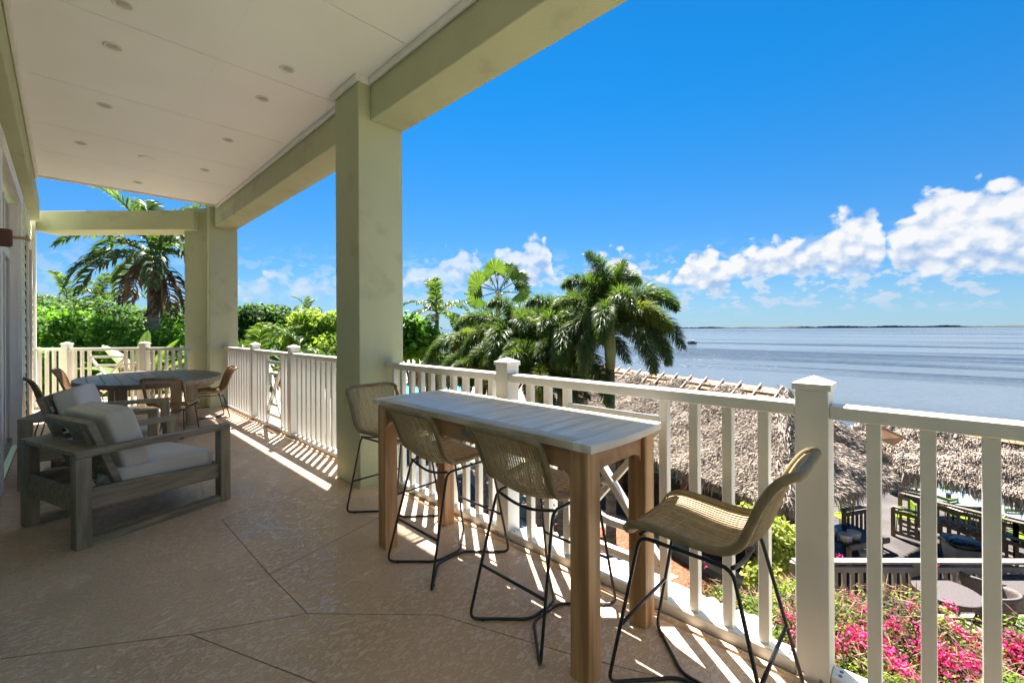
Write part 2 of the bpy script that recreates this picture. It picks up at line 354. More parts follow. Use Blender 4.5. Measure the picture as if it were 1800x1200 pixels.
M['lampglass'] = mat('lamp_lens', (.72, .68, .62), (.66, .62, .56), rough=.35, scale=40)
M['lampfin'] = mat('lamp_louvre_metal', (.66, .63, .58), rough=.4)
def lamp_proto(louv=True):
    r = thing('ceiling_light', 'x', 'ceiling light', (0, 0, 3.8845), group='recessed lights in the balcony ceiling')
    MB().lathe([(.072, .0), (.075, -.006), (.062, -.010), (.056, -.004), (.052, .004)][::-1], 28).build('trim_ring', M['trimwhite'], r, True)
    if louv:
        MB().lathe([(.052, .002), (.052, -.001)], 28).build('lens', M['lampglass'], r)
        for k in range(5):
            MB().box(-.042+abs(k-2)*.004, .042-abs(k-2)*.004, -.034+k*.017-.002, -.034+k*.017+.002, -.0075, -.0012).build('louvre', M['lampfin'], r)
    else: MB().lathe([(.10, .002), (.10, -.012), (.085, -.018)], 28).build('lens', M['ceil'], r)
    return r
lp = lamp_proto(); spots = [(.308, 4.26, 'nearest on the house side at the top edge'), (.295, 4.96, 'second from the near end on the house side'), (.312, 6.32, 'third on the house side, in the middle panel'), (.16, 7.8, 'farthest louvred one on the house side'),
    (1.437, 4.26, 'nearest on the sea side, beside the wide column'), (1.441, 4.99, 'second on the sea side, just past the wide column'), (1.451, 6.38, 'third on the sea side, above the left railing'), (1.477, 7.82, 'farthest on the sea side')]
for i, (x, y, l) in enumerate(spots):
    o = lp if i == 0 else copy_tree(lp); o.location = (x, y, 3.8845); o.scale = (.85, .85, 1); o['label'] = 'small round louvred ceiling light, ' + l; o['category'] = 'ceiling light'
l2 = lamp_proto(False); l2.location = (.818, 7.84, 3.8845); l2['label'] = 'wider smooth round white disc on the ceiling, between two louvred lights'; l2['category'] = 'ceiling disc'
l3 = copy_tree(lp); l3.location = (.841, 9.23, 3.8845); l3['label'] = 'small round ceiling light alone in the last panel by the open end'

# ------------------------------------------------------------ house wall
hw = tag(thing('house_wall', 'pale green lap siding wall with white trim at the left edge of the balcony', 'wall'))
MB().box(-.62, -.43, -5, 6.2, 0, 3.5).build('wall_core', M['siding'], hw)
MB().box(-.62, -.43, 8.95, 12.55, 0, 3.5).build('wall_core', M['siding'], hw)
MB().box(-.62, -.43, 6.2, 8.95, 3.22, 3.5).build('wall_core', M['siding'], hw)
def boards(y0, y1, z0, z1, step=.14):
    z = z0
    while z < z1-.01:
        b = MB(); zt = min(z+step+.012, z1)
        b.add([(-.43, y0, z), (-.405, y0, z), (-.43, y0, zt), (-.418, y0, zt), (-.43, y1, z), (-.405, y1, z), (-.43, y1, zt), (-.418, y1, zt)],
              [(0, 1, 3, 2), (4, 6, 7, 5), (0, 4, 5, 1), (2, 3, 7, 6), (1, 5, 7, 3)]); b.build('siding_board', M['siding'], hw); z += step
boards(8.97, 10.1, 0.02, 3.48); boards(11.34, 12.35, .02, 3.48); boards(3.6, 6.0, .02, 3.48); boards(10.1, 11.34, 2.98, 3.48)
MB().box(-.42, -.392, 6.03, 6.22, 0, 3.3).build('door_casing', M['trimwhite'], hw); MB().box(-.42, -.392, 8.78, 8.97, 0, 3.3).build('door_casing', M['trimwhite'], hw)
MB().box(-.42, -.380, 6.02, 8.98, 3.16, 3.33).build('head_casing', M['trimwhite'], hw); MB().box(-.52, -.421, 8.72, 8.79, 0, 3.16).build('door_jamb', M['trimwhite'], hw)
MB().box(-.52, -.421, 6.19, 6.25, 0, 3.16).build('door_jamb', M['trimwhite'], hw)
MB().box(-.404, -.378, 10.12, 10.24, 0, 2.98).build('window_casing', M['trimwhite'], hw); MB().box(-.404, -.378, 11.2, 11.32, 0, 2.98).build('window_casing', M['trimwhite'], hw)
MB().box(-.404, -.374, 10.12, 11.32, 2.9, 3.02).build('window_casing', M['trimwhite'], hw); MB().box(-.428, -.40, 10.24, 11.2, .02, 2.9).build('window_pane', M['glass'], hw)
MB().box(-.64, -.37, 12.36, 12.62, -4.6, 3.6).build('corner_board', M['trimwhite'], hw)
dr = thing('glass_door', 'tall dark glass door in a white frame at the left edge', 'door', (-.5, 6.25, 0))
MB().box(-.03, 0, .0, 2.47, .1, 3.16).build('pane', M['glass'], dr)
for y in (0.0, .83, 1.66, 2.39): MB().box(-.035, .015, y, y+.08, .02, 3.14).build('stile', M['trimwhite'], dr)
MB().box(-.034, .02, 0, 2.47, 2.42, 2.54).build('transom_bar', M['trimwhite'], dr); MB().box(-.034, .02, 0, 2.47, .005, .11).build('threshold', M['chrome'], dr)
# bracket at the frame edge
wb = thing('wall_bracket', 'red brown wooden block with a cream hook on the wall by the glass door', 'wall bracket', (-.38, 5.72, 2.30))
MB().box(-.02, .075, -.03, .03, -.075, .075).build('block', M['brownblock'], wb, bevel=.012)
MB().tube([(.07, 0, .01), (.12, 0, .012), (.16, .0, .012), (.172, .0, 0), (.16, .0, -.012)], .014, 8).build('hook', M['cream'], wb, True)

# lower storey and ground under the balcony
lo = tag(thing('lower_house_wall', 'pale green ground floor wall under the balcony', 'wall'))
MB().box(-6, 1.6, -6, 12.2, -4.6, -.31).build('wall_body', M['siding'], lo)

# ------------------------------------------------------------ railings
def baluster_mesh(): return MB().box(0, .045, -.0225, .0225, .062, 1.122).mesh('baluster', M['rail'], bevel=.002)
BAL = baluster_mesh()
def postmesh(): return MB().box(-.06, .06, -.06, .06, 0, 1.235).mesh('post', M['rail'], bevel=.003)
def capmesh():
    w = .069; v = [(-w, -w, 1.235), (w, -w, 1.235), (w, w, 1.235), (-w, w, 1.235), (-w, -w, 1.262), (w, -w, 1.262), (w, w, 1.262), (-w, w, 1.262), (0, 0, 1.292)]
    return MB().add(v, [(3, 2, 1, 0), (0, 1, 5, 4), (1, 2, 6, 5), (2, 3, 7, 6), (3, 0, 4, 7), (4, 5, 8), (5, 6, 8), (6, 7, 8), (7, 4, 8)]).mesh('post_cap', M['rail'])
POST = postmesh(); CAP = capmesh()
SCREW = MB().lathe([(.007, 0), (.007, .003)], 8).mesh('screw', M['chrome'])
def railing(name_label, origin, rz, length, posts, panels, firstbal, pitch=.158, y_end_gap=.03):
    """runs along local +Y from 0..length; local +X is outward, inner face at x=0; posts list of centres; panels = list of (s0,s1) stile centres"""
    r = thing('railing', name_label, 'railing', origin, rz)
    cuts = [0] + sorted([c for c in posts]) + [length]
    prev = 0.
    segs = []; last = 0.
    for pc in sorted(posts): segs.append((last, pc-.06)); last = pc+.06
    segs.append((last, length))
    for a, b in segs:
        if b-a < .05: continue
        MB().box(0, .092, a+.001, b-.001, 1.12, 1.176).build('top_rail', M['rail'], r, bevel=.004)
        MB().box(0, .092, a+.001, b-.001, .004, .063).build('bottom_rail', M['rail'], r, bevel=.004)
        for k, (yy) in enumerate((a+.03, b-.03)):
            for xx in (.03, .06):
                s_ = link('screw', SCREW, r); s_.location = (xx, yy, .0632)
    for pc in posts:
        p = link('post', POST, r); p.location = (.056, pc, 0); cp = link('post_cap', CAP, p)
        for zz in (.03,):
            for yy in (-.03, .035):
                s_ = link('screw', SCREW, p); s_.location = (-.0605, yy, zz); s_.rotation_euler = (0, R(-90), 0)
    y = firstbal
    while y < length-.02:
        if all(abs(y-pc) > .085 for pc in posts) and not any(s0+.04 < y < s1-.04 for s0, s1 in panels):
            b = link('baluster', BAL, r); b.location = (.024, y, 0)
        y += pitch
    for s0, s1 in panels:
        a = s0+.024; b = s1-.024; zt = 1.0; zb = .2
        for z in (zt, zb): MB().box(.026, .066, a, b, z-.022, z+.022).build('panel_bar', M['rail'], r, bevel=.002)
        # crossing diagonals
        w = .046; z0 = zb+.022; z1 = zt-.022
        MB().beam((.046, a, z0+.01), (.046, b, z1-.01), .038, w, (1, 0, 0)).build('panel_diagonal', M['rail'], r)
        mid = (a+b)/2, (z0+z1)/2
        dy = b-a; dz = z1-z0; L = math.hypot(dy, dz); g = .03/L
        for t0, t1 in ((0.0, .5-g), (.5+g, 1.)):
            MB().beam((.046, a+dy*t0, z1-.01-(dz-.02)*t0), (.046, a+dy*t1, z1-.01-(dz-.02)*t1), .034, w, (1, 0, 0)).build('panel_diagonal', M['rail'], r)
        for fz in (.19, .81):      # short bars between the diagonals
            z = z0+dz*fz; ex = dy*(.19)+.03
            MB().box(.028, .064, a+ex-.012, b-ex+.012, z-.02, z+.02).build('panel_bar', M['rail'], r, bevel=.002)
    return r
# near bay: Y -2.39..3.89 (origin at y=-2.39)
o0 = -.89
r1 = railing('white balcony railing with a cross panel behind the bar table and stools', (2.2, o0, 0), 0, 3.898-o0, [.389-o0, 2.256-o0], [(1.057-o0, 1.706-o0)], 99)
for y in [.191-.158*k for k in range(0, 7)] + [.577, .737, .898, 1.057, 1.706, 1.864, 2.022] + [2.407+.1545*k for k in range(10)]:
    b = link('baluster', BAL, r1); b.location = (.024+random.uniform(-.0012, .0012), y-o0+random.uniform(-.0025, .0025), 0); b.rotation_euler = (0, 0, random.uniform(-.02, .02))
# left bay between the two big columns
o1 = 4.402; A1 = [8.27, 6.50]
r2 = railing('white railing with a narrow cross panel between the two sage green columns', (2.2, o1, 0), 0, 10.098-o1, [y-o1 for y in A1], [(6.92-o1, 7.60-o1)], 99)
for y in [8.49+.158*k for k in range(10)] + [8.04, 7.89, 7.745, 7.60, 6.92, 6.77, 6.645] + [6.28-.157*k for k in range(12)]:
    b = link('baluster', BAL, r2); b.location = (.024+random.uniform(-.0012, .0012), y-o1+random.uniform(-.003, .003), 0)
# end railing, 45 degrees. local +Y runs from the wall towards the corner column
er = railing('white end railing with a cross panel below the free standing beam', tuple(endx(.06, -.0)), R(-135.6), 3.0, [.66, 2.15], [(1.08, 1.78)], 99)
for s in [.12, .26, .40, .53] + [.80, .94, 1.08, 1.78, 1.90, 2.02] + [2.30, 2.43, 2.56, 2.69, 2.82, 2.94]:
    b = link('baluster', BAL, er); b.location = (.024, s, 0)
#==FURNITURE==
def fillet(pts, r=.04, k=4, closed=False):
    pts = [Vector(p) for p in pts]; out = []; n = len(pts)
    for i, p in enumerate(pts):
        if not closed and i in (0, n-1): out.append(p); continue
        a = pts[i-1]; b = pts[(i+1) % n]; da = (a-p); db = (b-p); rr = min(r, da.length*.45, db.length*.45)
        s = p+da.normalized()*rr; e = p+db.normalized()*rr
        for j in range(k+1):
            t = j/k; out.append(s*(1-t)**2 + p*2*t*(1-t) + e*t*t)
    return out
# ------------------------------------------------------------ woven shell chairs
PROF = [(.245, -.035), (.225, -.008), (.17, .002), (.08, -.008), (-.02, -.022), (-.11, -.024), (-.175, -.005), (-.225, .042), (-.255, .115), (-.282, .20), (-.312, .27), (-.342, .316), (-.366, .33)]
def smooth_prof(P_, n=60):
    pts = []
    for i in range(len(P_)-1):
        p0 = P_[max(i-1, 0)]; p1 = P_[i]; p2 = P_[i+1]; p3 = P_[min(i+2, len(P_)-1)]
        for j in range(6):
            t = j/6; pts.append(tuple(.5*((2*p1[k])+(-p0[k]+p2[k])*t+(2*p0[k]-5*p1[k]+4*p2[k]-p3[k])*t*t+(-p0[k]+3*p1[k]-3*p2[k]+p3[k])*t**3) for k in (0, 1)))
    pts.append(P_[-1]); return np.array(pts)
PP = smooth_prof(PROF); SL = np.r_[0, np.cumsum(np.hypot(*np.diff(PP, axis=0).T))]; LEN = SL[-1]
TX = np.gradient(PP[:, 0], SL); TZ = np.gradient(PP[:, 1], SL)
HW = .232
def surf(u, s):
    x = np.interp(s, SL, PP[:, 0]); z = np.interp(s, SL, PP[:, 1]); tx = np.interp(s, SL, TX); tz = np.interp(s, SL, TZ); l = math.hypot(tx, tz); nx, nz = -tz/l, tx/l
    if nz < 0 and s < .2 or (s >= .2 and nx < 0 and nz < 0): nx, nz = -nx, -nz
    nx, nz = (-nx, -nz) if (nx*.5+nz*.6) < 0 else (nx, nz)
    k = s/LEN; hw = HW*(1 - .05*math.sin(math.pi*k)) ; c = .038*math.sin(math.pi*min(1, max(0, k*1.02)))**.5*u*u
    return Vector((x+nx*c, u*hw, z+nz*c))
RC = .075
def s_off(u):
    d = (abs(u)-1)*HW + RC
    return 0 if d <= 0 else RC - math.sqrt(max(RC*RC-d*d, 0))
def u_max(s):
    e = min(s, LEN-s)
    return 1. if e >= RC else 1-(RC-math.sqrt(max(RC*RC-(RC-e)**2, 0)))/HW
def make_shell(ropem, rimm):
    rib = MB(); n = 29
    for i in range(n):
        u = -1+(i+.5)*2/n; a = s_off(u)+.006; b = LEN-a; k = 30
        rib.tube([surf(u, a+(b-a)*j/k) for j in range(k+1)], .0043, 5)
    warp = MB(); ns = 50
    for i in range(ns):
        s = .008+(LEN-.016)*i/(ns-1); um = u_max(s)*.99
        warp.tube([surf(-um+2*um*j/10, s)+Vector((0, 0, .0016*(-1)**i)) for j in range(11)], .0017, 3)
    rim = []
    N = 26
    us = []
    pts = []
    for j in range(N): t = j/(N-1); pts.append((1., RC+(LEN-2*RC)*t))
    def corner(cu, cs, a0):
        for j in range(1, 6):
            a = a0+math.pi/2*j/6; pts.append((cu+math.cos(a)*RC/HW, cs+math.sin(a)*RC))
    corner(1-RC/HW, LEN-RC, 0)
    for j in range(9): pts.append(((1-RC/HW)*(1-2*j/8), LEN))
    corner(-(1-RC/HW), LEN-RC, math.pi/2)
    for j in range(N): t = j/(N-1); pts.append((-1., LEN-RC-(LEN-2*RC)*t))
    corner(-(1-RC/HW), RC, math.pi)
    for j in range(9): pts.append((-(1-RC/HW)*(1-2*j/8), 0.))
    corner(1-RC/HW, RC, -math.pi/2)
    rm = MB().tube([surf(u, max(0, min(LEN, s))) for u, s in pts], .0168, 8, closed=True)
    return rib.mesh('woven_ribs', ropem, True), warp.mesh('weft_cord', ropem), rm.mesh('shell_rim', rimm, True)
SHELL_T = make_shell(M['rope'], M['rim']); SHELL_B = make_shell(M['ropebrown'], M['rim'])
def make_frame(h, stool=True):
    f = MB(); fb = []; ft = MB().lathe([(.010, 0), (.010, .012)], 10).mesh('foot_glide', M['black']); fts = []; zs = h-.052
    fx = .315 if stool else .25; fy = .24 if stool else .23
    for sy in (-1, 1):
        loop = [(-.16, .19*sy, zs+.0), (-fx, fy*sy, .009), (-.10, .012*sy, .009), (.10, .012*sy, .009), (fx, fy*sy, .009), (.19, .20*sy, zs+.012)]
        f.tube(fillet(loop, .045, 4, True), .0078, 8, closed=True)
        for sx in (-1, 1): fts.append((ft, ((fx-.05)*sx, (fy-.05)*sy, 0)))
    for x, zz, dip in ((-.16, zs, .035), (.19, zs+.012, .012)):
        f.tube([(x, .19*(1-2*j/12), zz-dip*math.sin(math.pi*j/12)+.004) for j in range(13)], .0078, 8)
    if stool:
        zf = .27
        for sx in (-1, 1):
            t = zf/zs; x = sx*(fx+((.16 if sx < 0 else .19)-fx)*t); y = fy+(.19-fy)*t
            fb.append((MB().tube([(x, -y, zf), (x, y, zf)], .0075, 8).mesh('footrest', M['black'], True), (0, 0, 0)))
    return [(f.mesh('frame', M['black'], True), (0, 0, 0))]+fb+fts
FR_S = make_frame(.69); FR_D = make_frame(.45, False)
def make_chair(name, label, cat, group, shell, fr, h):
    r = thing(name, label, cat, (0, 0, 0), 0, group)
    for me, nm in zip(shell, ('woven_ribs', 'weft_cord', 'shell_rim')):
        o = link(nm, me, r); o.location = (0, 0, h)
        if h < .6: o.scale = (1, 1.04, 1.2)
        if nm != 'shell_rim': o['kind'] = 'stuff'
    for me, lo_ in fr: link(me.name.split('.')[0], me, r).location = lo_
    return r
stool = make_chair('bar_stool', 'x', 'bar stool', 'woven bar stools around the bar table', SHELL_T, FR_S, .685)
for i, (x, y, rz, l, sh) in enumerate([(1.85, .70, 92, 'tan woven bar stool at the near end of the bar table, turned in profile', 0), (1.77, 1.50, 0, 'brown woven bar stool at the long side, directly behind the near table leg', 1),
        (1.765, 2.31, 0, 'brown woven bar stool at the long side, nearer to the wide column', 1), (1.86, 3.17, -88, 'tan woven bar stool at the far end of the table against the wide column', 0)]):
    o = stool if i == 0 else copy_tree(stool); o.location = (x, y, 0); o.rotation_euler = (0, 0, R(rz)); o['label'] = l
# ------------------------------------------------------------ bar table
bt = thing('bar_table', 'tall teak bar table with weathered slatted top beside the railing', 'table', (1.50, 1.02, 0))
TW, TL, TZ_ = .63, 1.80, 1.02
for x in (.02, TW-.115):
    for y in (.03, TL-.125): MB().box(x, x+.095, y, y+.095, 0, TZ_-.037).build('leg', M['teak'], bt, bevel=.004)
def bracket_apron(axis, a, b, fixed):
    zt = TZ_-.037; zb = zt-.10; pl = [(a, zt), (b, zt), (b, zb-.05), (b-.02, zb-.018), (b-.06, zb), (a+.06, zb), (a+.02, zb-.018), (a, zb-.05)]
    mx = Matrix(((0, 0, 1, fixed), (1, 0, 0, 0), (0, 1, 0, 0), (0, 0, 0, 1))) if axis == 'y' else Matrix(((1, 0, 0, 0), (0, 0, 1, fixed), (0, 1, 0, 0), (0, 0, 0, 1)))
    MB().prism(pl, 0, .026, mx).build('apron', M['teak_x'], bt, bevel=.002)
bracket_apron('y', .126, TL-.126, .035); bracket_apron('y', .126, TL-.126, TW-.06)
bracket_apron('x', .116, TW-.116, .05); bracket_apron('x', .116, TW-.116, TL-.075)
zt0, zt1 = TZ_-.036, TZ_
for x0, x1 in ((0, .075), (TW-.075, TW)): MB().box(x0, x1, .10, TL-.10, zt0, zt1).build('top_frame_board', M['weath_y'], bt, bevel=.003)
for s in (0, 1):
    arc = [(TW*t, -.022*math.sin(math.pi*t)) for t in [i/10 for i in range(11)]]
    pl = arc+[(TW, .099), (0, .099)]
    if s: pl = [(x, TL-y) for x, y in pl][::-1]
    MB().prism(pl, zt0, zt1).build('top_end_board', M['weath'], bt, bevel=.003)
npk = 17; pw = (TL-.20)/npk
for i in range(npk): MB().box(.0765, TW-.0765, .10+i*pw+.0028, .10+(i+1)*pw-.0028, zt0+.004, zt1-.001-.0012*(i % 3 == 1)).build('top_plank', M['weath'], bt, bevel=.002)
MB().box(.030, .0345, .78, .87, .915, .945).build('maker_plate', M['chrome'], bt, bevel=.001)

# ------------------------------------------------------------ lounge chairs
def lounge():
    r = thing('lounge_chair', 'x', 'armchair', (0, 0, 0), 0, 'low wooden lounge chairs with beige cushions')
    L, Wd = 1.035, .93; G_ = M['grywood']
    for y0, y1 in ((0, .085), (Wd-.085, Wd)):
        MB().box(0, .085, y0, y1, 0, .625).build('leg', M['grywood_z'], r, bevel=.003); MB().box(L-.085, L, y0, y1, 0, .625).build('leg', M['grywood_z'], r, bevel=.003)
        MB().box(.0, L, y0, y1, .626, .672).build('arm', G_, r, bevel=.004); MB().box(.086, L-.086, y0+.004, y1-.004, .0, .052).build('floor_runner', G_, r, bevel=.003)
        sd = MB(); yy0, yy1 = (y0+.03, y1-.012) if y0 == 0 else (y0+.012, y1-.03)
        sd.add([(.086, yy0, .25), (L-.086, yy0, .21), (L-.086, yy0, .335), (.086, yy0, .40), (.086, yy1, .25), (L-.086, yy1, .21), (L-.086, yy1, .335), (.086, yy1, .40)],
               [(0, 1, 2, 3), (7, 6, 5, 4), (0, 4, 5, 1), (1, 5, 6, 2), (2, 6, 7, 3), (3, 7, 4, 0)]); sd.build('side_plank', G_, r)
    MB().box(.02, .05, .087, Wd-.087, .24, .40).build('rear_plank', G_, r, bevel=.003); MB().box(L-.07, L-.04, .087, Wd-.087, .2, .335).build('front_plank', G_, r, bevel=.003)
    MB().box(.002, .16, .0855, Wd-.0855, .640, .6715).build('shelf_board', G_, r, bevel=.003)
    for k in range(4): MB().box(.34+k*.16, .34+k*.16+.09, .06, Wd-.06, .285, .305).build('seat_slat', G_, r)
    a = Vector((.30, 0, .30)); b = Vector((.115, 0, .845)); d = (b-a).normalized(); n = Vector((-d.z, 0, d.x)) if False else Vector((d.z, 0, -d.x))
    for y0 in (.10, .40, Wd-.17):
        MB().beam(a+Vector((0, y0+.035, 0)), b+Vector((0, y0+.035, 0)), .07, .045, (1, 0, 0)).build('back_stile', G_, r, bevel=.003)
    tp = b-d*.035
    MB().beam(tp+Vector((.0, .1005, 0))-n*.0, tp+Vector((.0, Wd-.1005, 0)), .048, .075, d).build('back_rail', G_, r, bevel=.003)
    lw = a+d*.17
    MB().beam(lw+Vector((0, .1705, 0)), lw+Vector((0, Wd-.1705, 0)), .04, .075, d).build('back_rail', G_, r, bevel=.003)
    cushion('seat_cushion', M['cush'], r, (.70, .74, .165), Matrix.Translation((.61, Wd/2, .385)) @ Matrix.Rotation(R(2.5), 4, 'Y'), e=13, puff=.07)
    ang = math.atan2(b.x-a.x, b.z-a.z)
    cushion('back_cushion', M['cush'], r, (.19, .735, .47), Matrix.Translation((.345, Wd/2, .675)) @ Matrix.Rotation(ang*.85, 4, 'Y'), e=10, puff=.0)
    for y in (.20, .24): MB().tube([(.27, y, .44), (.20+.2*(y-.2), y-.02, .40), (.19, y+.01, .33), (.21, y, .28)], .006, 4).build('cushion_tie', M['cush'], r)
    return r
lc = lounge(); lc.location = (.054, 4.199, 0); lc.rotation_euler = (0, 0, R(18.4)); lc['label'] = 'nearest low wooden lounge chair with beige seat and back cushions'
lc2 = copy_tree(lc); lc2.location = (-.31, 6.19, 0); lc2.rotation_euler = (0, 0, R(-14)); lc2['label'] = 'second low wooden lounge chair, behind the nearest one and in front of the oval table'

# ------------------------------------------------------------ dining table and chairs
dc = Vector((1.0, 9.25, 0)); DA, DB = .93, 1.38
dt = thing('dining_table', 'dark grey oval dining table with plank top', 'table', tuple(dc))
def ell(x): return DB*math.sqrt(max(0, 1-(x/DA)**2))
pw = 2*DA/11
for i in range(11):
    x0 = -DA+i*pw+.004; x1 = -DA+(i+1)*pw-.004; xs = [x0+(x1-x0)*j/6 for j in range(7)]
    pl = [(x, -ell(x)*.985) for x in xs]+[(x, ell(x)*.985) for x in xs[::-1]]
    if i in (0, 10): pl = [p for p in pl]
    MB().prism(pl, .722, .75).build('top_plank', M['dinwood'], dt)
ring = MB(); n = 72; vs = []; fs = []
for j in range(n):
    a = 2*math.pi*j/n
    for k, z in ((1., .682), (1., .7505), (.965, .7505), (.965, .682)): vs.append((DA*k*math.cos(a), DB*k*math.sin(a), z))
for j in range(n):
    for q in range(4): fs.append((j*4+q, ((j+1) % n)*4+q, ((j+1) % n)*4+(q+1) % 4, j*4+(q+1) % 4))
ring.add(vs, fs).build('rim_board', M['grywood'], dt)
for x in (-.42, .42):
    for y in (-.7, .7): MB().box(x-.07, x+.07, y-.07, y+.07, 0, .721).build('leg', M['grywood_z'], dt, bevel=.004)
    MB().box(x-.03, x+.03, -.62, .62, .60, .70).build('apron', M['grywood'], dt)
dch = make_chair('dining_chair', 'x', 'dining chair', 'woven dining chairs around the oval table', SHELL_B, FR_D, .455)
for i, (x, y, rz, l) in enumerate([(1.08, 7.78, 60, 'woven dining chair with its back to the camera, nearest at the oval table'), (1.74, 8.92, 178, 'woven dining chair in profile at the right end of the oval table'),
        (.98, 11.05, -92, 'woven dining chair facing the camera behind the oval table'), (-.02, 9.0, 8, 'pale striped woven dining chair leaning back at the far left by the wall'), (.24, 10.5, -10, 'dark woven dining chair half hidden at the left tip of the oval table'), (1.75, 10.15, -140, 'woven dining chair tucked behind the table towards the corner pier')]):
    o = dch if i == 0 else copy_tree(dch); o.location = (x, y, 0); o.rotation_euler = (0, 0, R(rz)); o['label'] = l
#==GROUNDS==
G = -4.6; SEA = -5.5
def at_z(px, py, z):
    d = F + R2*((px-900)/770) + U2*((577.5-py)/770); t = (z-1.5)/d.z; return Vector((0, 0, 1.5)) + d*t
def at_d(px, py, dd):
    return Vector((0, 0, 1.5)) + (F + R2*((px-900)/770) + U2*((577.5-py)/770))*dd

# ------------------------------------------------------------ ground, water, paths
def water_mat():
    m = bpy.data.materials.new('bay_water'); m.use_nodes = True; t = NT(m.node_tree)
    g = t.n('ShaderNodeNewGeometry'); pos = g.outputs['Position']
    def ns(sc, rot, st, det=3, dist=0.):
        mp = t.n('ShaderNodeMapping'); t.link(pos, mp.inputs[0]); mp.inputs['Rotation'].default_value = (0, 0, rot); mp.inputs['Scale'].default_value = st
        n = t.n('ShaderNodeTexNoise'); t.link(mp.outputs[0], n.inputs[0]); n.inputs['Scale'].default_value = sc; n.inputs['Detail'].default_value = det; n.inputs['Distortion'].default_value = dist; return n.outputs[0]
    band = ns(.011, -.75, (1, .22, 1), 4, .8)       # wind lanes, long across the view
    band2 = ns(.03, -.8, (1, .12, 1), 3, .3)
    calm = t.m('ADD', t.ss(t.m('ADD', t.m('MULTIPLY', band, .7), t.m('MULTIPLY', band2, .3)), .45, .55), t.m('MULTIPLY', t.ss(ns(.05, -.72, (1, .05, 1), 4, .6), .57, .62), .8), clamp=True)
    p = t.n('ShaderNodeBsdfPrincipled'); t.link(t.mix(calm, (.028, .042, .064), (.08, .095, .115)), p.inputs['Base Color'])
    t.set(p.inputs['Roughness'], t.m('SUBTRACT', .22, t.m('MULTIPLY', calm, .1))); p.inputs['IOR'].default_value = 1.33; t.set(p.inputs['Specular IOR Level'], t.m('ADD', .04, t.m('MULTIPLY', calm, .13)))
    h = t.m('ADD', t.m('MULTIPLY', ns(1.6, -.7, (1, .45, 1), 4), .5), ns(.55, -.6, (1, .4, 1), 3))
    b = t.n('ShaderNodeBump'); t.set(b.inputs['Strength'], t.m('SUBTRACT', 1., t.m('MULTIPLY', calm, .6))); b.inputs['Distance'].default_value = 1.3; t.link(h, b.inputs['Height']); t.link(b.outputs[0], p.inputs['Normal'])
    out = t.n('ShaderNodeOutputMaterial'); t.link(p.outputs[0], out.inputs[0]); return m
wt = MB().add([(-20000, -20000, SEA), (20000, -20000, SEA), (20000, 20000, SEA), (-20000, 20000, SEA)], [(0, 1, 2, 3)]).build('bay_water', water_mat()); tag(wt, kind='structure')
M['soil'] = mat('sandy_soil', (.30, .24, .18), (.20, .16, .11), rough=.9, scale=.8, detail=8, bump=.5, bscale=12, bdist=.03)
M['mulch'] = mat('orange_mulch', (.30, .105, .045), (.14, .05, .025), rough=.9, scale=16, detail=6, bump=1., bscale=22, bdist=.05, lo=.4, hi=.6)
M['asphalt'] = mat('asphalt', (.055, .058, .066), (.04, .042, .048), rough=.85, scale=1.5, detail=8, bump=.3, bscale=50, bdist=.01)
M['conc'] = mat('pale_concrete', (.42, .37, .31), (.33, .29, .24), rough=.8, scale=1.2, detail=8, bump=.2, bscale=30, bdist=.01)
M['darkconc'] = mat('stained_shaded_concrete', (.085, .072, .066), (.045, .038, .035), rough=.75, scale=.9, detail=8, bump=.2, bscale=30, bdist=.01)  # stained concrete, with the shade under the thatch put into its colour
M['pooldeck'] = mat('pool_deck_coral', (.62, .50, .42), (.55, .44, .37), rough=.8, scale=2)
M['poolwater'] = mat('pool_water', (.10, .55, .60), (.16, .62, .66), rough=.1, scale=1.6, bump=.3, bscale=6, bdist=.05)
gd = tag(MB().prism([(-260, -120), (22, -120), (22.5, 12), (30, 22), (44, 45), (52, 100), (60, 420), (-260, 420)], SEA-2, G).build('ground', M['soil']), kind='structure')
def sheet(name, poly, z, m, label=None, cat=None):
    n = len(poly); o = MB().add([(x, y, z) for x, y in poly], [tuple(range(n))]).build(name, m); return tag(o, kind='structure')
sheet('driveway', [(1.7, 9.5), (8.2, 9.0), (9.5, 8.2), (10.0, 9.4), (10.6, 12), (12.6, 16), (12, 26), (1.7, 26)], G+.006, M['asphalt'])
sheet('bar_pavement', [(12.3, 9.6), (12.35, 7.2), (11.9, 5.4), (11.4, 3.2), (11.2, 1.2), (11.6, -.2), (12, -8), (21.9, -8), (21.9, 11.5), (14, 12)], G+.008, M['darkconc'])
kp = [(10.35, 12), (9.9, 9.6), (9.7, 8.2), (10.4, 7.0), (11.2, 6.9), (12.05, 7.3), (11.7, 5.5), (11.2, 3.3), (11.0, 1.4)]
kb = MB()
for a, b in zip([(12.5, 9.6), (12.42, 7.2), (12.0, 5.4), (11.5, 3.3)], [(12.42, 7.2), (12.0, 5.4), (11.5, 3.3), (11.3, 1.2)]):
    MBk = MB().beam((a[0]-.17, a[1], G+.06), (b[0]-.17, b[1], G+.06), .26, .12).build('kerb_stone', M['conc']); tag(MBk, kind='structure')
for a, b in zip([(10.3, 11.8), (9.75, 9.4), (9.3, 8.3)], [(9.75, 9.4), (9.3, 8.3), (8.0, 8.9)]):
    tag(MB().beam((a[0]+.15, a[1], G+.06), (b[0]+.15, b[1], G+.06), .2, .12).build('kerb_stone', M['conc']), kind='structure')
sheet('garden_path', [(9.2, 6.9), (10.1, 6.5), (10.6, 5.6), (10.5, 4.6), (9.6, 4.9), (9.0, 6.0)], G+.010, M['conc'])
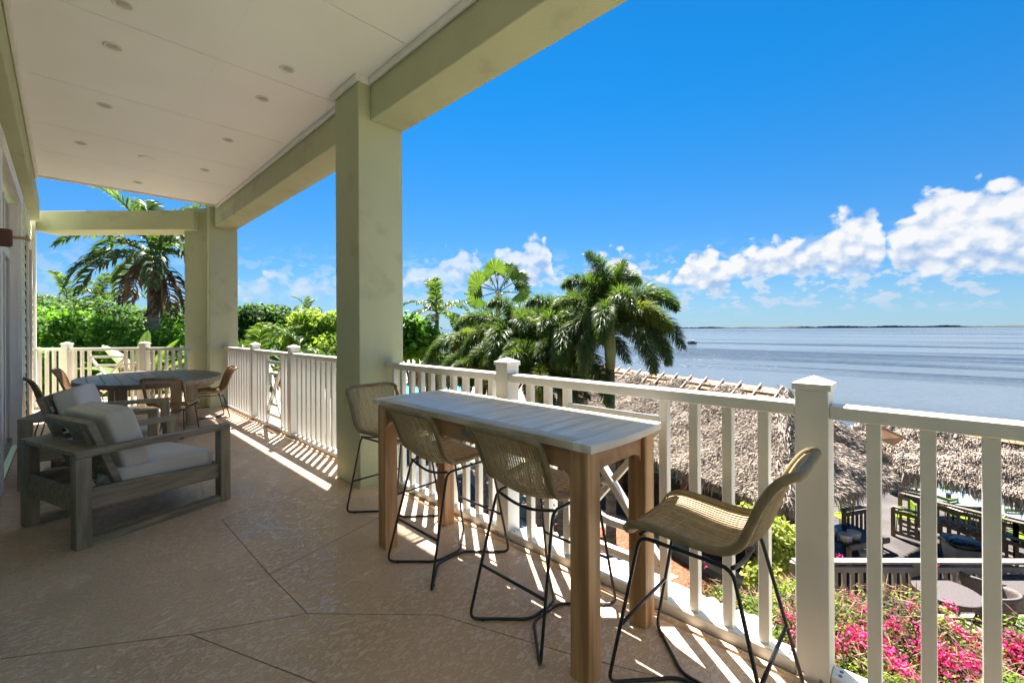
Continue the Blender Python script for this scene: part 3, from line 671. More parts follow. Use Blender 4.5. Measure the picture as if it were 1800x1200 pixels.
sheet('mulch_bed', [(2.0, 2), (10.9, 3), (11.2, 4.6), (12.1, 7.0), (11.3, 7.6), (10.1, 10.2), (9.9, 8.2), (8, 8.6), (2, 9.3)], G+.004, M['mulch'])
pd = sheet('pool_deck', [(19, 26), (30, 27), (37, 40), (36, 55), (22, 56), (16, 40)], G+.006, M['pooldeck'])
pw_ = [(24.5+5.5*math.cos(a)*(1+.15*math.sin(2*a)), 37.5+6.0*math.sin(a)) for a in [2*math.pi*i/40 for i in range(40)]]
sheet('pool_water', pw_, G+.012, M['poolwater'])

# far shore
M['farshore'] = mat('far_mangrove', (.05, .07, .075), rough=.9)
V = []; Q = []; n = 260; 
for i in range(n):
    a = math.radians(64+ (i/(n-1))*44); d = 4200 + 500*math.sin(i*.05); hgt = (7+6*math.sin(i*.13)**2+random.uniform(0, 5))*min(1, (i+3)/26)
    for dd in (0, 200):
        for z in (SEA-.3, SEA+hgt): V.append((math.sin(a)*(d+dd), math.cos(a)*(d+dd), z))
for i in range(n-1):
    b = i*4; Q += [(b, b+4, b+5, b+1), (b+1, b+5, b+7, b+3), (b+3, b+7, b+6, b+2)]
fs_ = fast('far_shore', np.array(V), np.array(Q), M['farshore']); tag(fs_, kind='structure')

# ------------------------------------------------------------ leaves
def leafmat(name, c1, c2, transl=.4, rough=.6, isl=.35):
    return mat(name, c1, c2, rough=rough, scale=.9, detail=3, island=isl, transl=transl, spec=.25)
M['leaf'] = leafmat('bright_leaf', (.19, .37, .035), (.09, .21, .02), .5)
M['leafy'] = leafmat('yellow_green_leaf', (.36, .46, .06), (.22, .33, .04), .5)
M['leafd'] = leafmat('dark_leaf', (.09, .18, .03), (.05, .12, .02), .5)
M['croton'] = leafmat('pale_yellow_croton_leaf', (.50, .50, .13), (.28, .34, .07))
M['palmg'] = leafmat('palm_leaf', (.115, .18, .04), (.06, .11, .022), .45, .4)
M['palmy'] = leafmat('yellowing_palm_leaf', (.22, .25, .035), (.12, .16, .025), .4, .5)
M['palmgrey'] = leafmat('grey_green_palm_leaf', (.12, .17, .065), (.065, .105, .04), .4, .42)
M['deadfrond'] = leafmat('dead_brown_frond', (.16, .10, .055), (.09, .055, .03), .1, .7)
M['trunkg'] = mat('green_crownshaft', (.20, .24, .10), (.14, .17, .08), rough=.45, scale=3)
M['trunk'] = mat('grey_ringed_trunk', (.20, .18, .155), (.11, .095, .08), rough=.8, scale=2, stretch=(1, 1, 9), bump=.5, bscale=5, bdist=.03)
M['bark'] = mat('tree_bark', (.16, .13, .10), (.09, .07, .055), rough=.85, scale=5, bump=.4, bscale=12, bdist=.02)
M['pink'] = mat('magenta_bracts', (.75, .02, .21), (.55, .01, .16), rough=.6, island=.25, transl=.3, scale=3)
M['twig'] = mat('dry_tan_twigs', (.36, .22, .13), (.20, .12, .07), rough=.8, island=.3)

def quads(C, D, Wd, L, w):
    """leaf quads: centre C, long axis D, cross axis Wd (unit), half length L, half width w -> diamond-ish"""
    L = np.asarray(L).reshape(-1, 1); w = np.asarray(w).reshape(-1, 1)
    V = np.stack([C-D*L, C+Wd*w-D*L*.1, C+D*L, C-Wd*w-D*L*.1], 1).reshape(-1, 3)
    Q = np.arange(len(V)).reshape(-1, 4); return V, Q
def unit(a): return a/np.maximum(np.linalg.norm(a, axis=1, keepdims=True), 1e-9)
def leafcloud(clumps, n, size, flat=.3):
    c = np.array([k[0] for k in clumps], float); r = np.array([k[1] if hasattr(k[1], '__len__') else (k[1],)*3 for k in clumps], float)
    area = (r.prod(1))**(2/3); idx = rng.choice(len(clumps), n, p=area/area.sum())
    d = unit(rng.normal(size=(n, 3))); d[:, 2] = np.where(d[:, 2] < -.5, -d[:, 2]*.6, d[:, 2]); d = unit(d)
    rad = 1-.45*rng.random(n)**2.2; 
    # sub-clumping: lumps on the surface
    lump = 1+.16*np.sin(7*d[:, 0]+idx*1.7)*np.sin(6*d[:, 1]+idx)*np.sin(8*d[:, 2]+idx*.6)
    C = c[idx] + d*r[idx]*(rad*lump)[:, None] + rng.normal(size=(n, 3))*size*.5
    nrm = unit(d*.8 + np.array([0, 0, .55]) + rng.normal(size=(n, 3))*.55)
    D = unit(np.cross(nrm, rng.normal(size=(n, 3)))); D[:, 2] -= flat; D = unit(D); Wd = unit(np.cross(nrm, D))
    s = size*(.6+.7*rng.random(n))
    return quads(C, D, Wd, s*.62, s*.36)
def tree(name, label, base, top_z, clumps, n, size, m, trunk_r=.12, limbs=5, group=None, cat='tree'):
    t = thing(name, label, cat, (base[0], base[1], G), 0, group)
    b = Vector(base)
    loc = [((c[0]-b.x, c[1]-b.y, c[2]-G), r) for c, r in clumps]
    mid = Vector((0, 0, (top_z-G)*.45))
    MB().tube([(0, 0, 0), (.06, .04, mid.z*.5), tuple(mid)], [trunk_r*1.2, trunk_r, trunk_r*.8], 8).build('trunk', M['bark'], t, True)
    for c, r in loc[:limbs]:
        c = Vector(c); MB().tube([tuple(mid-Vector((0, 0, .2))), tuple(mid.lerp(c, .5)+Vector((0, 0, .1))), tuple(c)], [trunk_r*.7, trunk_r*.4, trunk_r*.15], 6).build('limb', M['bark'], t, True)
    V, Q = leafcloud(loc, n, size); o = fast('crown', V, Q, m, t); o['kind'] = 'stuff'
    return t

# ------------------------------------------------------------ palms
def frond_mesh(L, e0, bend, n, ll, plum, droop, m, wd=.018, seed=0, power=1.25, vshape=.5):
    r = np.random.default_rng(seed); k = 22; s = np.linspace(0, 1, k)
    ang = np.radians(e0) - np.radians(bend)*s**power
    dx = np.cos(ang)*L/k; dz = np.sin(ang)*L/k; px = np.r_[0, np.cumsum(dx[:-1])]; pz = np.r_[0, np.cumsum(dz[:-1])]
    mb = MB().tube([(px[i], .02*math.sin(i), pz[i]) for i in range(k)], [.026*(1-.85*t)*L/2 for t in s], 5)
    V0 = np.array(mb.v); F0 = [f for f in mb.f if len(f) == 4]
    t = .10+.9*r.random(n)**.9; X = np.interp(t, s, px); Z = np.interp(t, s, pz); A = np.interp(t, s, ang)
    T = np.stack([np.cos(A), 0*A, np.sin(A)], 1); Nn = np.stack([-np.sin(A), 0*A, np.cos(A)], 1); B = np.tile([0., 1., 0.], (n, 1))
    side = np.where(r.random(n) < .5, -1., 1.)
    ph = r.random(n)*2*math.pi if plum else np.where(side > 0, vshape, math.pi-vshape)+r.normal(size=n)*.12
    out = B*np.cos(ph)[:, None]+Nn*np.sin(ph)[:, None]
    fw = (.45+.5*t)[:, None]
    D = unit(out+T*fw+r.normal(size=(n, 3))*.1)
    ln = ll*(np.sin(np.clip(t*1.02, 0, 1)*math.pi*.86+.28)**.6)*(.8+.35*r.random(n))
    P0 = np.stack([X, 0*X, Z], 1); W_ = unit(np.cross(D, Nn+r.normal(size=(n, 3))*.4))*wd
    D2 = unit(D+np.array([0, 0, -droop])*(1+.4*r.random((n, 1)))); D3 = unit(D2+np.array([0, 0, -droop]))
    a = P0; b_ = a+D*(ln*.4)[:, None]; c_ = b_+D2*(ln*.33)[:, None]; d_ = c_+D3*(ln*.27)[:, None]
    V = np.stack([a-W_*.4, a+W_*.4, b_+W_, b_-W_, c_+W_*.75, c_-W_*.75, d_+W_*.1, d_-W_*.1], 1).reshape(-1, 3)
    o = np.arange(n)*8; Q = np.stack([o, o+1, o+2, o+3, o+3, o+2, o+4, o+5, o+5, o+4, o+6, o+7], 1).reshape(-1, 4)
    Q = np.vstack([np.array(F0), Q+len(V0)]); V = np.vstack([V0, V])
    ob = fast('frond', V, Q, m); me = ob.data; bpy.data.objects.remove(ob); return me
FX = [frond_mesh(2.0, 84, 135, 1000, .40, True, .4, M['palmg'], .0085, 1, 1.6), frond_mesh(2.3, 58, 118, 1000, .42, True, .35, M['palmg'], .0085, 2, 1.25),
      frond_mesh(2.3, 32, 112, 1000, .44, True, .4, M['palmg'], .0085, 3, 1.1), frond_mesh(2.3, 5, 88, 1000, .44, True, .4, M['palmgrey'], .0085, 4, .9), frond_mesh(2.0, 48, 120, 950, .40, True, .3, M['palmy'], .0085, 5, 1.1)]
FXU = frond_mesh(2.0, 88, 70, 900, .36, True, .3, M['palmg'], .0085, 31, 1.9)
CN = [frond_mesh(2.6, 75, 70, 120, .55, False, .35, M['palmg'], .03, 6, 1.6), frond_mesh(2.6, 45, 95, 120, .6, False, .6, M['palmg'], .03, 7, 1.3),
      frond_mesh(2.6, 15, 95, 120, .6, False, .7, M['palmgrey'], .03, 8, 1.1), frond_mesh(2.4, 35, 100, 110, .6, False, .6, M['palmy'], .03, 9, 1.1), frond_mesh(2.5, -25, 60, 120, .6, False, .9, M['deadfrond'], .03, 10, .8)]
def palm(label, top, fr, trunk_r=.12, shaft=.9, scale=1., group='palm trees beyond the railing', cat='palm tree', lean=(0, 0), spear=0., base=None):
    t = thing('palm_tree', label, cat, (top[0], top[1], G), 0, group); H = top[2]-G
    zs = [0, .25, .5, .75, 1.]; pts = [(lean[0]*(1-z)**2, lean[1]*(1-z)**2, (H-shaft)*z) for z in zs]
    MB().tube(pts, [trunk_r*1.35, trunk_r*1.05, trunk_r, trunk_r*.95, trunk_r*.9], 10).build('trunk', M['trunk'], t, True)
    if shaft > .05: MB().tube([(0, 0, H-shaft), (0, 0, H-shaft*.6), (0, 0, H-.1), (0, 0, H+.05)], [trunk_r*1.0, trunk_r*1.15, trunk_r*.7, trunk_r*.3], 10).build('crownshaft', M['trunkg'], t, True)
    if spear: MB().tube([(0, 0, H-.1), (spear*.15, -.0, H+abs(spear)*.6), (spear*.32, 0, H+abs(spear)*1.15)], [.03, .022, .004], 6).build('spear_leaf', M['trunkg'], t)
    for i, (me, az, sc) in enumerate(fr):
        o = link('frond', me, t); o.location = (0, 0, H-.08*(i % 4)); o.rotation_euler = (random.uniform(-.1, .1), 0, az); o.scale = (sc*scale,)*3
    return t
RA = -CY          # screen right direction as rotation about z (local +x)
def fr_set(kinds, seed, meshes):
    r = random.Random(seed); out = []
    for k, cnt, s in kinds:
        a0 = r.uniform(0, 6.28)
        for i in range(cnt): out.append((meshes[k], a0+i*2*math.pi/cnt+r.uniform(-.25, .25), s*r.uniform(.88, 1.1)))
    return out
pA = at_d(1072, 552, 10.4)
frA = [(FXU, RA+2.4, 1.0), (FXU, RA+.9, .9), (FX[0], RA+1.9, 1.12), (FX[0], RA+3.4, 1.05), (FX[0], RA+.6, .95), (FX[1], RA+.1, 1.0), (FX[1], RA-.25, .9), (FX[2], RA-.35, .98), (FX[2], RA+.35, .92), (FX[3], RA-.12, .93), (FX[3], RA-1.0, .95), (FX[4], RA-.75, 1.), (FX[3], RA+3.5, 1.),
       (FX[2], RA+2.7, .9), (FX[1], RA+2.9, .85), (FX[3], RA-2.3, .9), (FX[1], RA+1.3, .95), (FX[2], RA-1.9, .95), (FX[1], RA-1.5, .9), (FX[3], RA+2.9, .95), (FX[3], RA-.6, .95)]
palm('tallest foxtail palm, nearest the water, with a bare trunk rising to its crown', pA, frA, .12, 1.3, .93, spear=.95)
for (px, py, d, sd, l, sp, sc) in [(985, 590, 11.4, 11, 'foxtail palm just left of the tallest one, densely tufted', 0, 1.0), (905, 585, 12.4, 12, 'foxtail palm in the middle of the clump with arching fronds', 1.05, 1.0), (845, 605, 14.2, 13, 'foxtail palm at the left of the clump', 0, .95),
        (1010, 548, 13.5, 14, 'foxtail palm behind the clump showing a tuft on top', 0, .8), (945, 655, 10.8, 15, 'low foxtail palm in front of the clump above the railing', 0, .85)]:
    palm(l, at_d(px, py, d), fr_set([(0, 2, .8), (1, 4, .9), (4, 3, .9), (2, 5, .95), (3, 4, .95)], sd, FX), .10, 1.0, sc, spear=sp)
palm('small young foxtail palm above the railing near the thatched hut', at_d(850, 650, 12.5), fr_set([(1, 4, .5), (4, 3, .5), (2, 5, .5)], 20, FX), .07, .3, 1.)
for (px, py, d, sd, l, kinds, tr, sc) in [(768, 548, 26, 21, 'slim palm with a bare grey trunk standing left of the clump', [(0, 2, 1), (1, 5, 1), (2, 4, .9)], .13, 1.15),
        (815, 600, 20, 22, 'yellowing coconut palm with drooping fronds over the hut', [(0, 2, .9), (3, 6, .9), (2, 4, .9)], .13, .95), (860, 565, 22, 23, 'coconut palm behind the clump on its left side', [(0, 2, .9), (1, 5, .9), (2, 4, .9)], .13, .9),
        (455, 655, 14, 24, 'broad young coconut palm seen above the left railing', [(0, 4, 1.0), (1, 6, 1.0), (3, 3, 1)], .12, .95), (555, 668, 13, 25, 'young coconut palm seen beside the wide column', [(0, 2, 1), (1, 4, 1.), (3, 5, 1), (2, 3, 1)], .12, .85),
        (540, 548, 42, 26, 'small distant palm top above the far trees', [(0, 3, 1), (1, 4, .9)], .15, .85), (120, 540, 26, 27, 'ragged palm at far left behind the hedge', [(0, 2, 1), (1, 4, 1), (3, 3, 1), (2, 3, 1)], .15, 1.), (175, 525, 29, 28, 'palm half hidden behind the big royal palm', [(0, 3, 1), (1, 4, 1), (2, 3, 1)], .15, 1.),
        (590, 640, 16, 29, 'coconut palm partly hidden by the wide column', [(1, 4, 1), (2, 4, 1)], .12, .8)]:
    palm(l, at_d(px, py, d), fr_set(kinds, sd, CN), tr, .5, sc)
# royal palm at left
RP = at_d(270, 448, 16)
frR = [(CN[0], RA+2.3, 1.25), (CN[0], RA+.7, 1.2), (CN[0], RA+4.2, 1.2), (CN[1], RA+3.0, 1.1), (CN[1], RA+.1, 1.1), (CN[1], RA+1.6, 1.1), (CN[2], RA+3.3, 1.15), (CN[2], RA+2.7, 1.15), (CN[2], RA-.15, 1.1), (CN[2], RA+3.9, 1.1), (CN[2], RA-.9, 1.1), (CN[2], RA+2.3, 1.1), (CN[2], RA+.5, 1.1),
       (CN[1], RA-.6, 1.1), (CN[1], RA+3.6, 1.15), (CN[4], RA-.6, .95), (CN[4], RA-1.3, .9), (CN[4], RA+3.2, .85), (CN[4], RA-.1, .9)]
rp = palm('tall royal palm with a thick pale trunk and brown dead fronds behind the end railing', RP, frR, .21, .9, 1.05)
for i in range(5):
    o = link('dead_frond', CN[4], rp); o.location = (.12*math.cos(i*1.3), .12*math.sin(i*1.3), RP.z-G-.35); o.rotation_euler = (0, R(38), RA-.8+i*.5); o.scale = (.8,)*3
# fan palm
FP = at_d(876, 512, 19)
fp = thing('fan_palm', 'fan palm with round pleated leaves rising behind the foxtail palms', 'palm tree', (FP.x, FP.y, G)); Hf = FP.z-G
MB().tube([(0, 0, 0), (0, 0, Hf)], [.16, .12], 10).build('trunk', M['trunk'], fp, True)
fan = MB(); nseg = 26
for i in range(nseg):
    a0 = -2.3+4.6*i/nseg; a1 = a0+4.6/nseg; am = (a0+a1)/2; r_ = .55+.04*math.sin(i*2.1)
    fan.add([(0, 0, 0), (r_*.8*math.cos(a0), r_*.8*math.sin(a0), .03), (r_*1.08*math.cos(am), r_*1.08*math.sin(am), -.04), (r_*.8*math.cos(a1), r_*.8*math.sin(a1), .03)], [(0, 1, 2, 3)])
fan.tube([(-.9, 0, -.05), (0, 0, 0)], .02, 5)
FANM = fan.mesh('fan_leaf', M['palmg'])
for az, el_, px_ in [(RA+3.0, 28, 1.), (RA+2.4, 55, 1), (RA+1.6, 78, 1.), (RA+.5, 60, 1), (RA+.0, 30, 1.), (RA-.9, 40, 1), (RA+3.7, 10, 1), (RA-.3, -5, 1), (RA+2.9, -15, 1), (RA+4.4, 62, 1)]:
    o = link('fan_leaf', FANM, fp); e = R(el_); L_ = .95
    o.location = (math.cos(az)*math.cos(e)*L_, math.sin(az)*math.cos(e)*L_, Hf+math.sin(e)*L_); o.rotation_euler = (R(random.uniform(40, 80)), -e, az)

# ------------------------------------------------------------ broadleaf trees and hedges
def clumps_at(lst, r): return [(tuple(at_d(px, py, d)), (rr, rr, rr*.75)) for px, py, d, rr in lst]
def tr(label, lst, n, size, m, top, group='leafy trees beyond the railing', limbs=4):
    cl = clumps_at(lst, 0); x = sum(c[0][0] for c in cl)/len(cl); y = sum(c[0][1] for c in cl)/len(cl)
    return tree('leafy_tree', label, (x, y), at_d(lst[0][0], top, lst[0][2]).z, cl, n, size, m, .14, limbs, group)
tr('bright green rounded tree filling the view behind the end railing at far left', [(95, 600, 15, 1.05), (140, 585, 15.5, 1.0), (75, 570, 16, .8), (190, 605, 15, 1.), (120, 650, 14.5, 1.3), (190, 660, 14.5, 1.3), (60, 640, 15, 1.3), (150, 710, 14.5, 1.6), (80, 720, 14.5, 1.5)], 26000, .13, M['leaf'], 600)
tr('dark green tree below the royal palm behind the end railing', [(255, 625, 14.5, .95), (300, 610, 15, .9), (340, 600, 15.5, .9), (230, 650, 14, 1.), (280, 665, 14, 1.2), (330, 670, 14, 1.2), (300, 720, 14, 1.6)], 20000, .12, M['leaf'], 610)
tr('dark dense tree standing behind the bright hedge tree at far left', [(180, 560, 20, 1.3), (230, 575, 20, 1.3), (320, 570, 20, 1.3), (100, 560, 21, 1.2), (280, 600, 20, 2)], 9000, .16, M['leafd'], 570)
tr('dark leafy tree just right of the corner column', [(425, 565, 22, .85), (450, 560, 22, .9), (480, 560, 23, .9), (440, 590, 22, 1.1), (510, 575, 23, .9), (470, 600, 22, 1.3), (430, 640, 21, 1.5), (500, 630, 21, 1.5)], 17000, .17, M['leafd'], 560)
tr('yellow green leafy tree beside the wide column', [(540, 570, 20, .8), (570, 580, 20, .8), (592, 572, 20, .8), (555, 600, 20, 1.), (590, 620, 19.5, 1.2), (530, 600, 20, .8), (560, 650, 19, 1.3)], 15000, .16, M['leafy'], 560)
tr('bright green sea grape tree right of the wide column', [(722, 580, 24, .9), (745, 592, 24, .8), (700, 590, 24, .9), (735, 612, 24, .9), (715, 620, 24, 1.)], 6500, .26, M['leaf'], 575)
tr('dark tree mass behind the foxtail palm clump', [(830, 610, 19, 1.0), (880, 620, 18, 1.4), (940, 640, 16, 1.3), (800, 640, 20, .8), (990, 660, 14.5, .9)], 9000, .15, M['leafd'], 600)
wf = thing('far_wood', 'x', 'trees'); bpy.data.objects.remove(wf)
cl = [((x, 70+8*math.sin(x*.3), 0.2+1.0*math.sin(x*.7)), (5, 4, 3.0)) for x in range(-30, 34, 5)] + [((x, 68, -2.5), (5, 4, 3)) for x in range(-30, 34, 5)]
V, Q = leafcloud(cl, 22000, .5); wd_ = fast('far_wood', V, Q, M['leafd']); tag(wd_, 'dark far-off belt of trees along the horizon', 'trees', None, 'stuff')
# croton shrub through the railing
def shrub(label, lst, n, size, m, name='shrub'):
    cl = clumps_at(lst, 0); c0_ = Vector(cl[0][0]); t = thing(name, label, 'shrub', (c0_.x, c0_.y, G))
    loc = [((c[0]-c0_.x, c[1]-c0_.y, c[2]-G), r) for c, r in cl]
    for k in range(5): MB().tube([(0, 0, 0), (.15*math.cos(k*1.3), .15*math.sin(k*1.3), 1.), (.3*math.cos(k*1.3), .3*math.sin(k*1.3), c0_.z-G)], [.03, .02, .01], 5).build('stem', M['bark'], t)
    V, Q = leafcloud(loc, n, size, .1); o = fast('foliage', V, Q, m, t); o['kind'] = 'stuff'; return t
shrub('yellow green shrub behind the seat of the nearest bar stool', [(1330, 925, 8.6, .42), (1365, 945, 8.4, .40), (1375, 985, 8.2, .38), (1290, 915, 8.9, .32), (1355, 1020, 8., .4), (1250, 905, 9, .18)], 6500, .085, M['croton'])
# banana / traveller leaves behind end railing
bn = thing('banana_plant', 'banana plant with big pale green paddle leaves behind the end railing', 'plant', tuple(at_d(245, 700, 11.6).xy)+(G,))
bz = at_d(248, 668, 11.6)
M['banana'] = mat('banana_leaf', (.22, .32, .07), (.15, .25, .05), rough=.35, scale=3, stretch=(.3, 6, 1), transl=.3)
MB().tube([(0, 0, 0), (0, 0, bz.z-G)], [.12, .09], 10).build('stem', M['trunkg'], bn, True)
def paddle(az, e0, bend, L, w):
    mb = MB(); k = 14; x = z = 0; ang = R(e0); rows = []
    for i in range(k+1):
        t = i/k; hw_ = w*math.sin(min(1, max(0, (t-.22)/.78))**.75*math.pi)**.55 if t > .22 else .012
        rows.append([(x, -hw_, z+.28*hw_), (x, -hw_*.5, z+.06*hw_), (x, 0, z), (x, hw_*.5, z+.06*hw_), (x, hw_, z+.28*hw_)])
        x += math.cos(ang)*L/k; z += math.sin(ang)*L/k; ang -= R(bend)/k
    vs = [v for r_ in rows for v in r_]; fs = [(i*5+j, i*5+j+1, i*5+j+6, i*5+j+5) for i in range(k) for j in range(4)]
    mb.add(vs, fs).tube([r_[2] for r_ in rows], [.022*(1-.8*i/k) for i in range(k+1)], 5)
    o = mb.build('leaf', M['banana'], bn, True); o.location = (0, 0, bz.z-G-.1); o.rotation_euler = (0, 0, az)
for a in [(RA+1.5, 86, 15, 1.45, .21), (RA+3.0, 52, 22, 1.55, .20), (RA+.15, 56, 12, 1.55, .19), (RA+3.1, 28, 35, 1.9, .22), (RA+.02, 33, 25, 2.0, .22), (RA+3.3, 2, 50, 1.8, .22), (RA-.5, 30, 70, 1.7, .22), (RA-1.6, 45, 90, 1.5, .24), (RA-.1, -5, 40, 1.9, .2), (RA+3.6, -20, 40, 1.8, .2)]: paddle(*a)

# ------------------------------------------------------------ bougainvillea bank
def bank_z(x, y): return -2.82 + .28*np.sin(x*.9+.6)*np.cos(y*.8) + .18*np.sin(x*2.3+y*1.7) + .10*np.sin(x*4.1-y*3.7)
def in_bank(x, y):
    dd = x*F.x+y*F.y; rr = x*RT.x+y*RT.y
    lim = np.interp(rr, [-1, .6, 2.2, 3.6, 4.6, 5.4, 6.4, 9], [5.0, 6.6, 7.6, 7.7, 7.3, 6.5, 6.0, 5.8])
    return (dd < lim) & (x > 2.9) & (y > -5) & (y < 4.6) & (dd > 1.5) & (rr > -1.5)
bg_ = thing('bougainvillea_bank', 'sprawling bougainvillea bank with magenta flowers and dry twigs below the railing', 'flower bank', (0, 0, 0)); bg_['kind'] = 'stuff'
xs = np.arange(2.7, 12, .12); ys = np.arange(-5.2, 4.8, .12); XX, YY = np.meshgrid(xs, ys, indexing='ij'); inside = in_bank(XX, YY)
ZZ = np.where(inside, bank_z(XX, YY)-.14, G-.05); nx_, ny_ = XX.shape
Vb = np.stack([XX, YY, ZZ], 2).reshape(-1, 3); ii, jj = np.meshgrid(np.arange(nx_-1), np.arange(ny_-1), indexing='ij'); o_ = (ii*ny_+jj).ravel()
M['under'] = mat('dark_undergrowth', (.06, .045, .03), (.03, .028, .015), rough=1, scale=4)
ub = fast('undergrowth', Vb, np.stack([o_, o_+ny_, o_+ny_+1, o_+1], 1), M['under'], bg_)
def sample_bank(n):
    P = np.zeros((0, 2))
    while len(P) < n:
        q = np.stack([rng.uniform(2.9, 11.8, n*3), rng.uniform(-5, 4.6, n*3)], 1); q = q[in_bank(q[:, 0], q[:, 1])]; P = np.vstack([P, q])
    return P[:n]
def dry(x, y): return np.clip((.5+.5*np.sin(x*1.15-.3)*np.cos(y*1.4+.5) + .55*(np.clip((x*F.x+y*F.y-5.4)/1.2, -1, 1)) ), 0, 1)
P = sample_bank(120000); dr_ = dry(P[:, 0], P[:, 1]); keep = rng.random(len(P)) > dr_*.86; P = P[keep]; n = len(P)
C = np.stack([P[:, 0], P[:, 1], bank_z(P[:, 0], P[:, 1])+rng.uniform(-.16, .10, n)], 1)
nr = unit(np.array([0, 0, 1.])+rng.normal(size=(n, 3))*.6); D = unit(np.cross(nr, rng.normal(size=(n, 3)))); V, Q = quads(C, D, unit(np.cross(nr, D)), rng.uniform(.018, .035, n), rng.uniform(.012, .022, n))
h1 = n//2
o = fast('green_leaves', V[:h1*4], Q[:h1], M['leaf'], bg_); o['kind'] = 'stuff'; o = fast('yellow_green_leaves', V[h1*4:], Q[h1:]-h1*4, M['leafy'], bg_); o['kind'] = 'stuff'
P = sample_bank(30000); dr_ = dry(P[:, 0], P[:, 1]); P = P[rng.random(len(P)) < .18+dr_]; n = len(P); C = np.stack([P[:, 0], P[:, 1], bank_z(P[:, 0], P[:, 1])+rng.uniform(-.12, .16, n)], 1)
D = unit(rng.normal(size=(n, 3))*np.array([1, 1, .6])); V, Q = quads(C, D, unit(np.cross(D, rng.normal(size=(n, 3)))), rng.uniform(.05, .17, n), rng.uniform(.003, .006, n)); o = fast('dry_twigs', V, Q, M['twig'], bg_); o['kind'] = 'stuff'
def on_bank(px, py):
    z = -2.8
    for _ in range(12): p = at_z(px, py, z); z = .5*z+.5*float(bank_z(p.x, p.y))
    return (p.x, p.y)
cen = [on_bank(px, py)+(r_,) for px, py, r_ in [(1385, 1095, .10), (1365, 1010, .05), (1480, 990, .05), (1540, 1140, .14), (1500, 1130, .12), (1570, 1110, .10), (1575, 1170, .13), (1520, 1085, .07), (1640, 1160, .14), (1665, 1175, .13), (1690, 1120, .10), (1715, 1180, .12),
       (1750, 1095, .05), (1780, 1150, .12), (1795, 1165, .13), (1672, 1080, .06), (1600, 1075, .05), (1590, 1195, .1), (1340, 1050, .04), (1240, 1000, .03), (1470, 1150, .09), (1440, 1165, .06), (1730, 1140, .07), (1620, 1120, .06), (1500, 1060, .05), (1655, 1010, .03), (1780, 1075, .04), (1270, 975, .02), (1320, 1130, .05), (1400, 1130, .08)]]
cen += [(x, y, .02) for x, y in sample_bank(14)]
cs = np.array(cen); idx = rng.choice(len(cs), 2500, p=cs[:, 2]**2/np.sum(cs[:, 2]**2)); n = len(idx); XY = cs[idx, :2]+rng.normal(size=(n, 2))*cs[idx, 2:3]*np.array([.72, .72])
C = np.stack([XY[:, 0], XY[:, 1], bank_z(XY[:, 0], XY[:, 1])+rng.uniform(.02, .16, n)], 1); nr = unit(np.array([0, 0, 1.])+rng.normal(size=(n, 3))*.8); D = unit(np.cross(nr, rng.normal(size=(n, 3))))
V, Q = quads(C, D, unit(np.cross(nr, D)), rng.uniform(.014, .024, n), rng.uniform(.012, .018, n)); o = fast('magenta_bracts', V, Q, M['pink'], bg_); o['kind'] = 'stuff'

# white corrugated awning strip outside the bottom rail
M['awn'] = mat('white_awning', (.66, .66, .65), (.58, .58, .57), rough=.5, scale=4)
V = []; nx_ = 14; ny_ = 260
for i in range(ny_):
    y = .66+1.75*i/(ny_-1)
    for j in range(nx_):
        t = j/(nx_-1); x = 2.32+(.40-.012*math.sin(y*83))*t; V.append((x, y, -.06-.07*t+.007*math.sin(y*2*math.pi/.075+.6*math.sin(y*9))+.006*math.sin(y*31+t*9)))
o_ = np.array([i*nx_+j for i in range(ny_-1) for j in range(nx_-1)])
aw = fast('awning', np.array(V), np.stack([o_, o_+1, o_+nx_+1, o_+nx_], 1), M['awn'], None, True); tag(aw, 'white rippled awning strip just outside the bottom rail', 'awning')

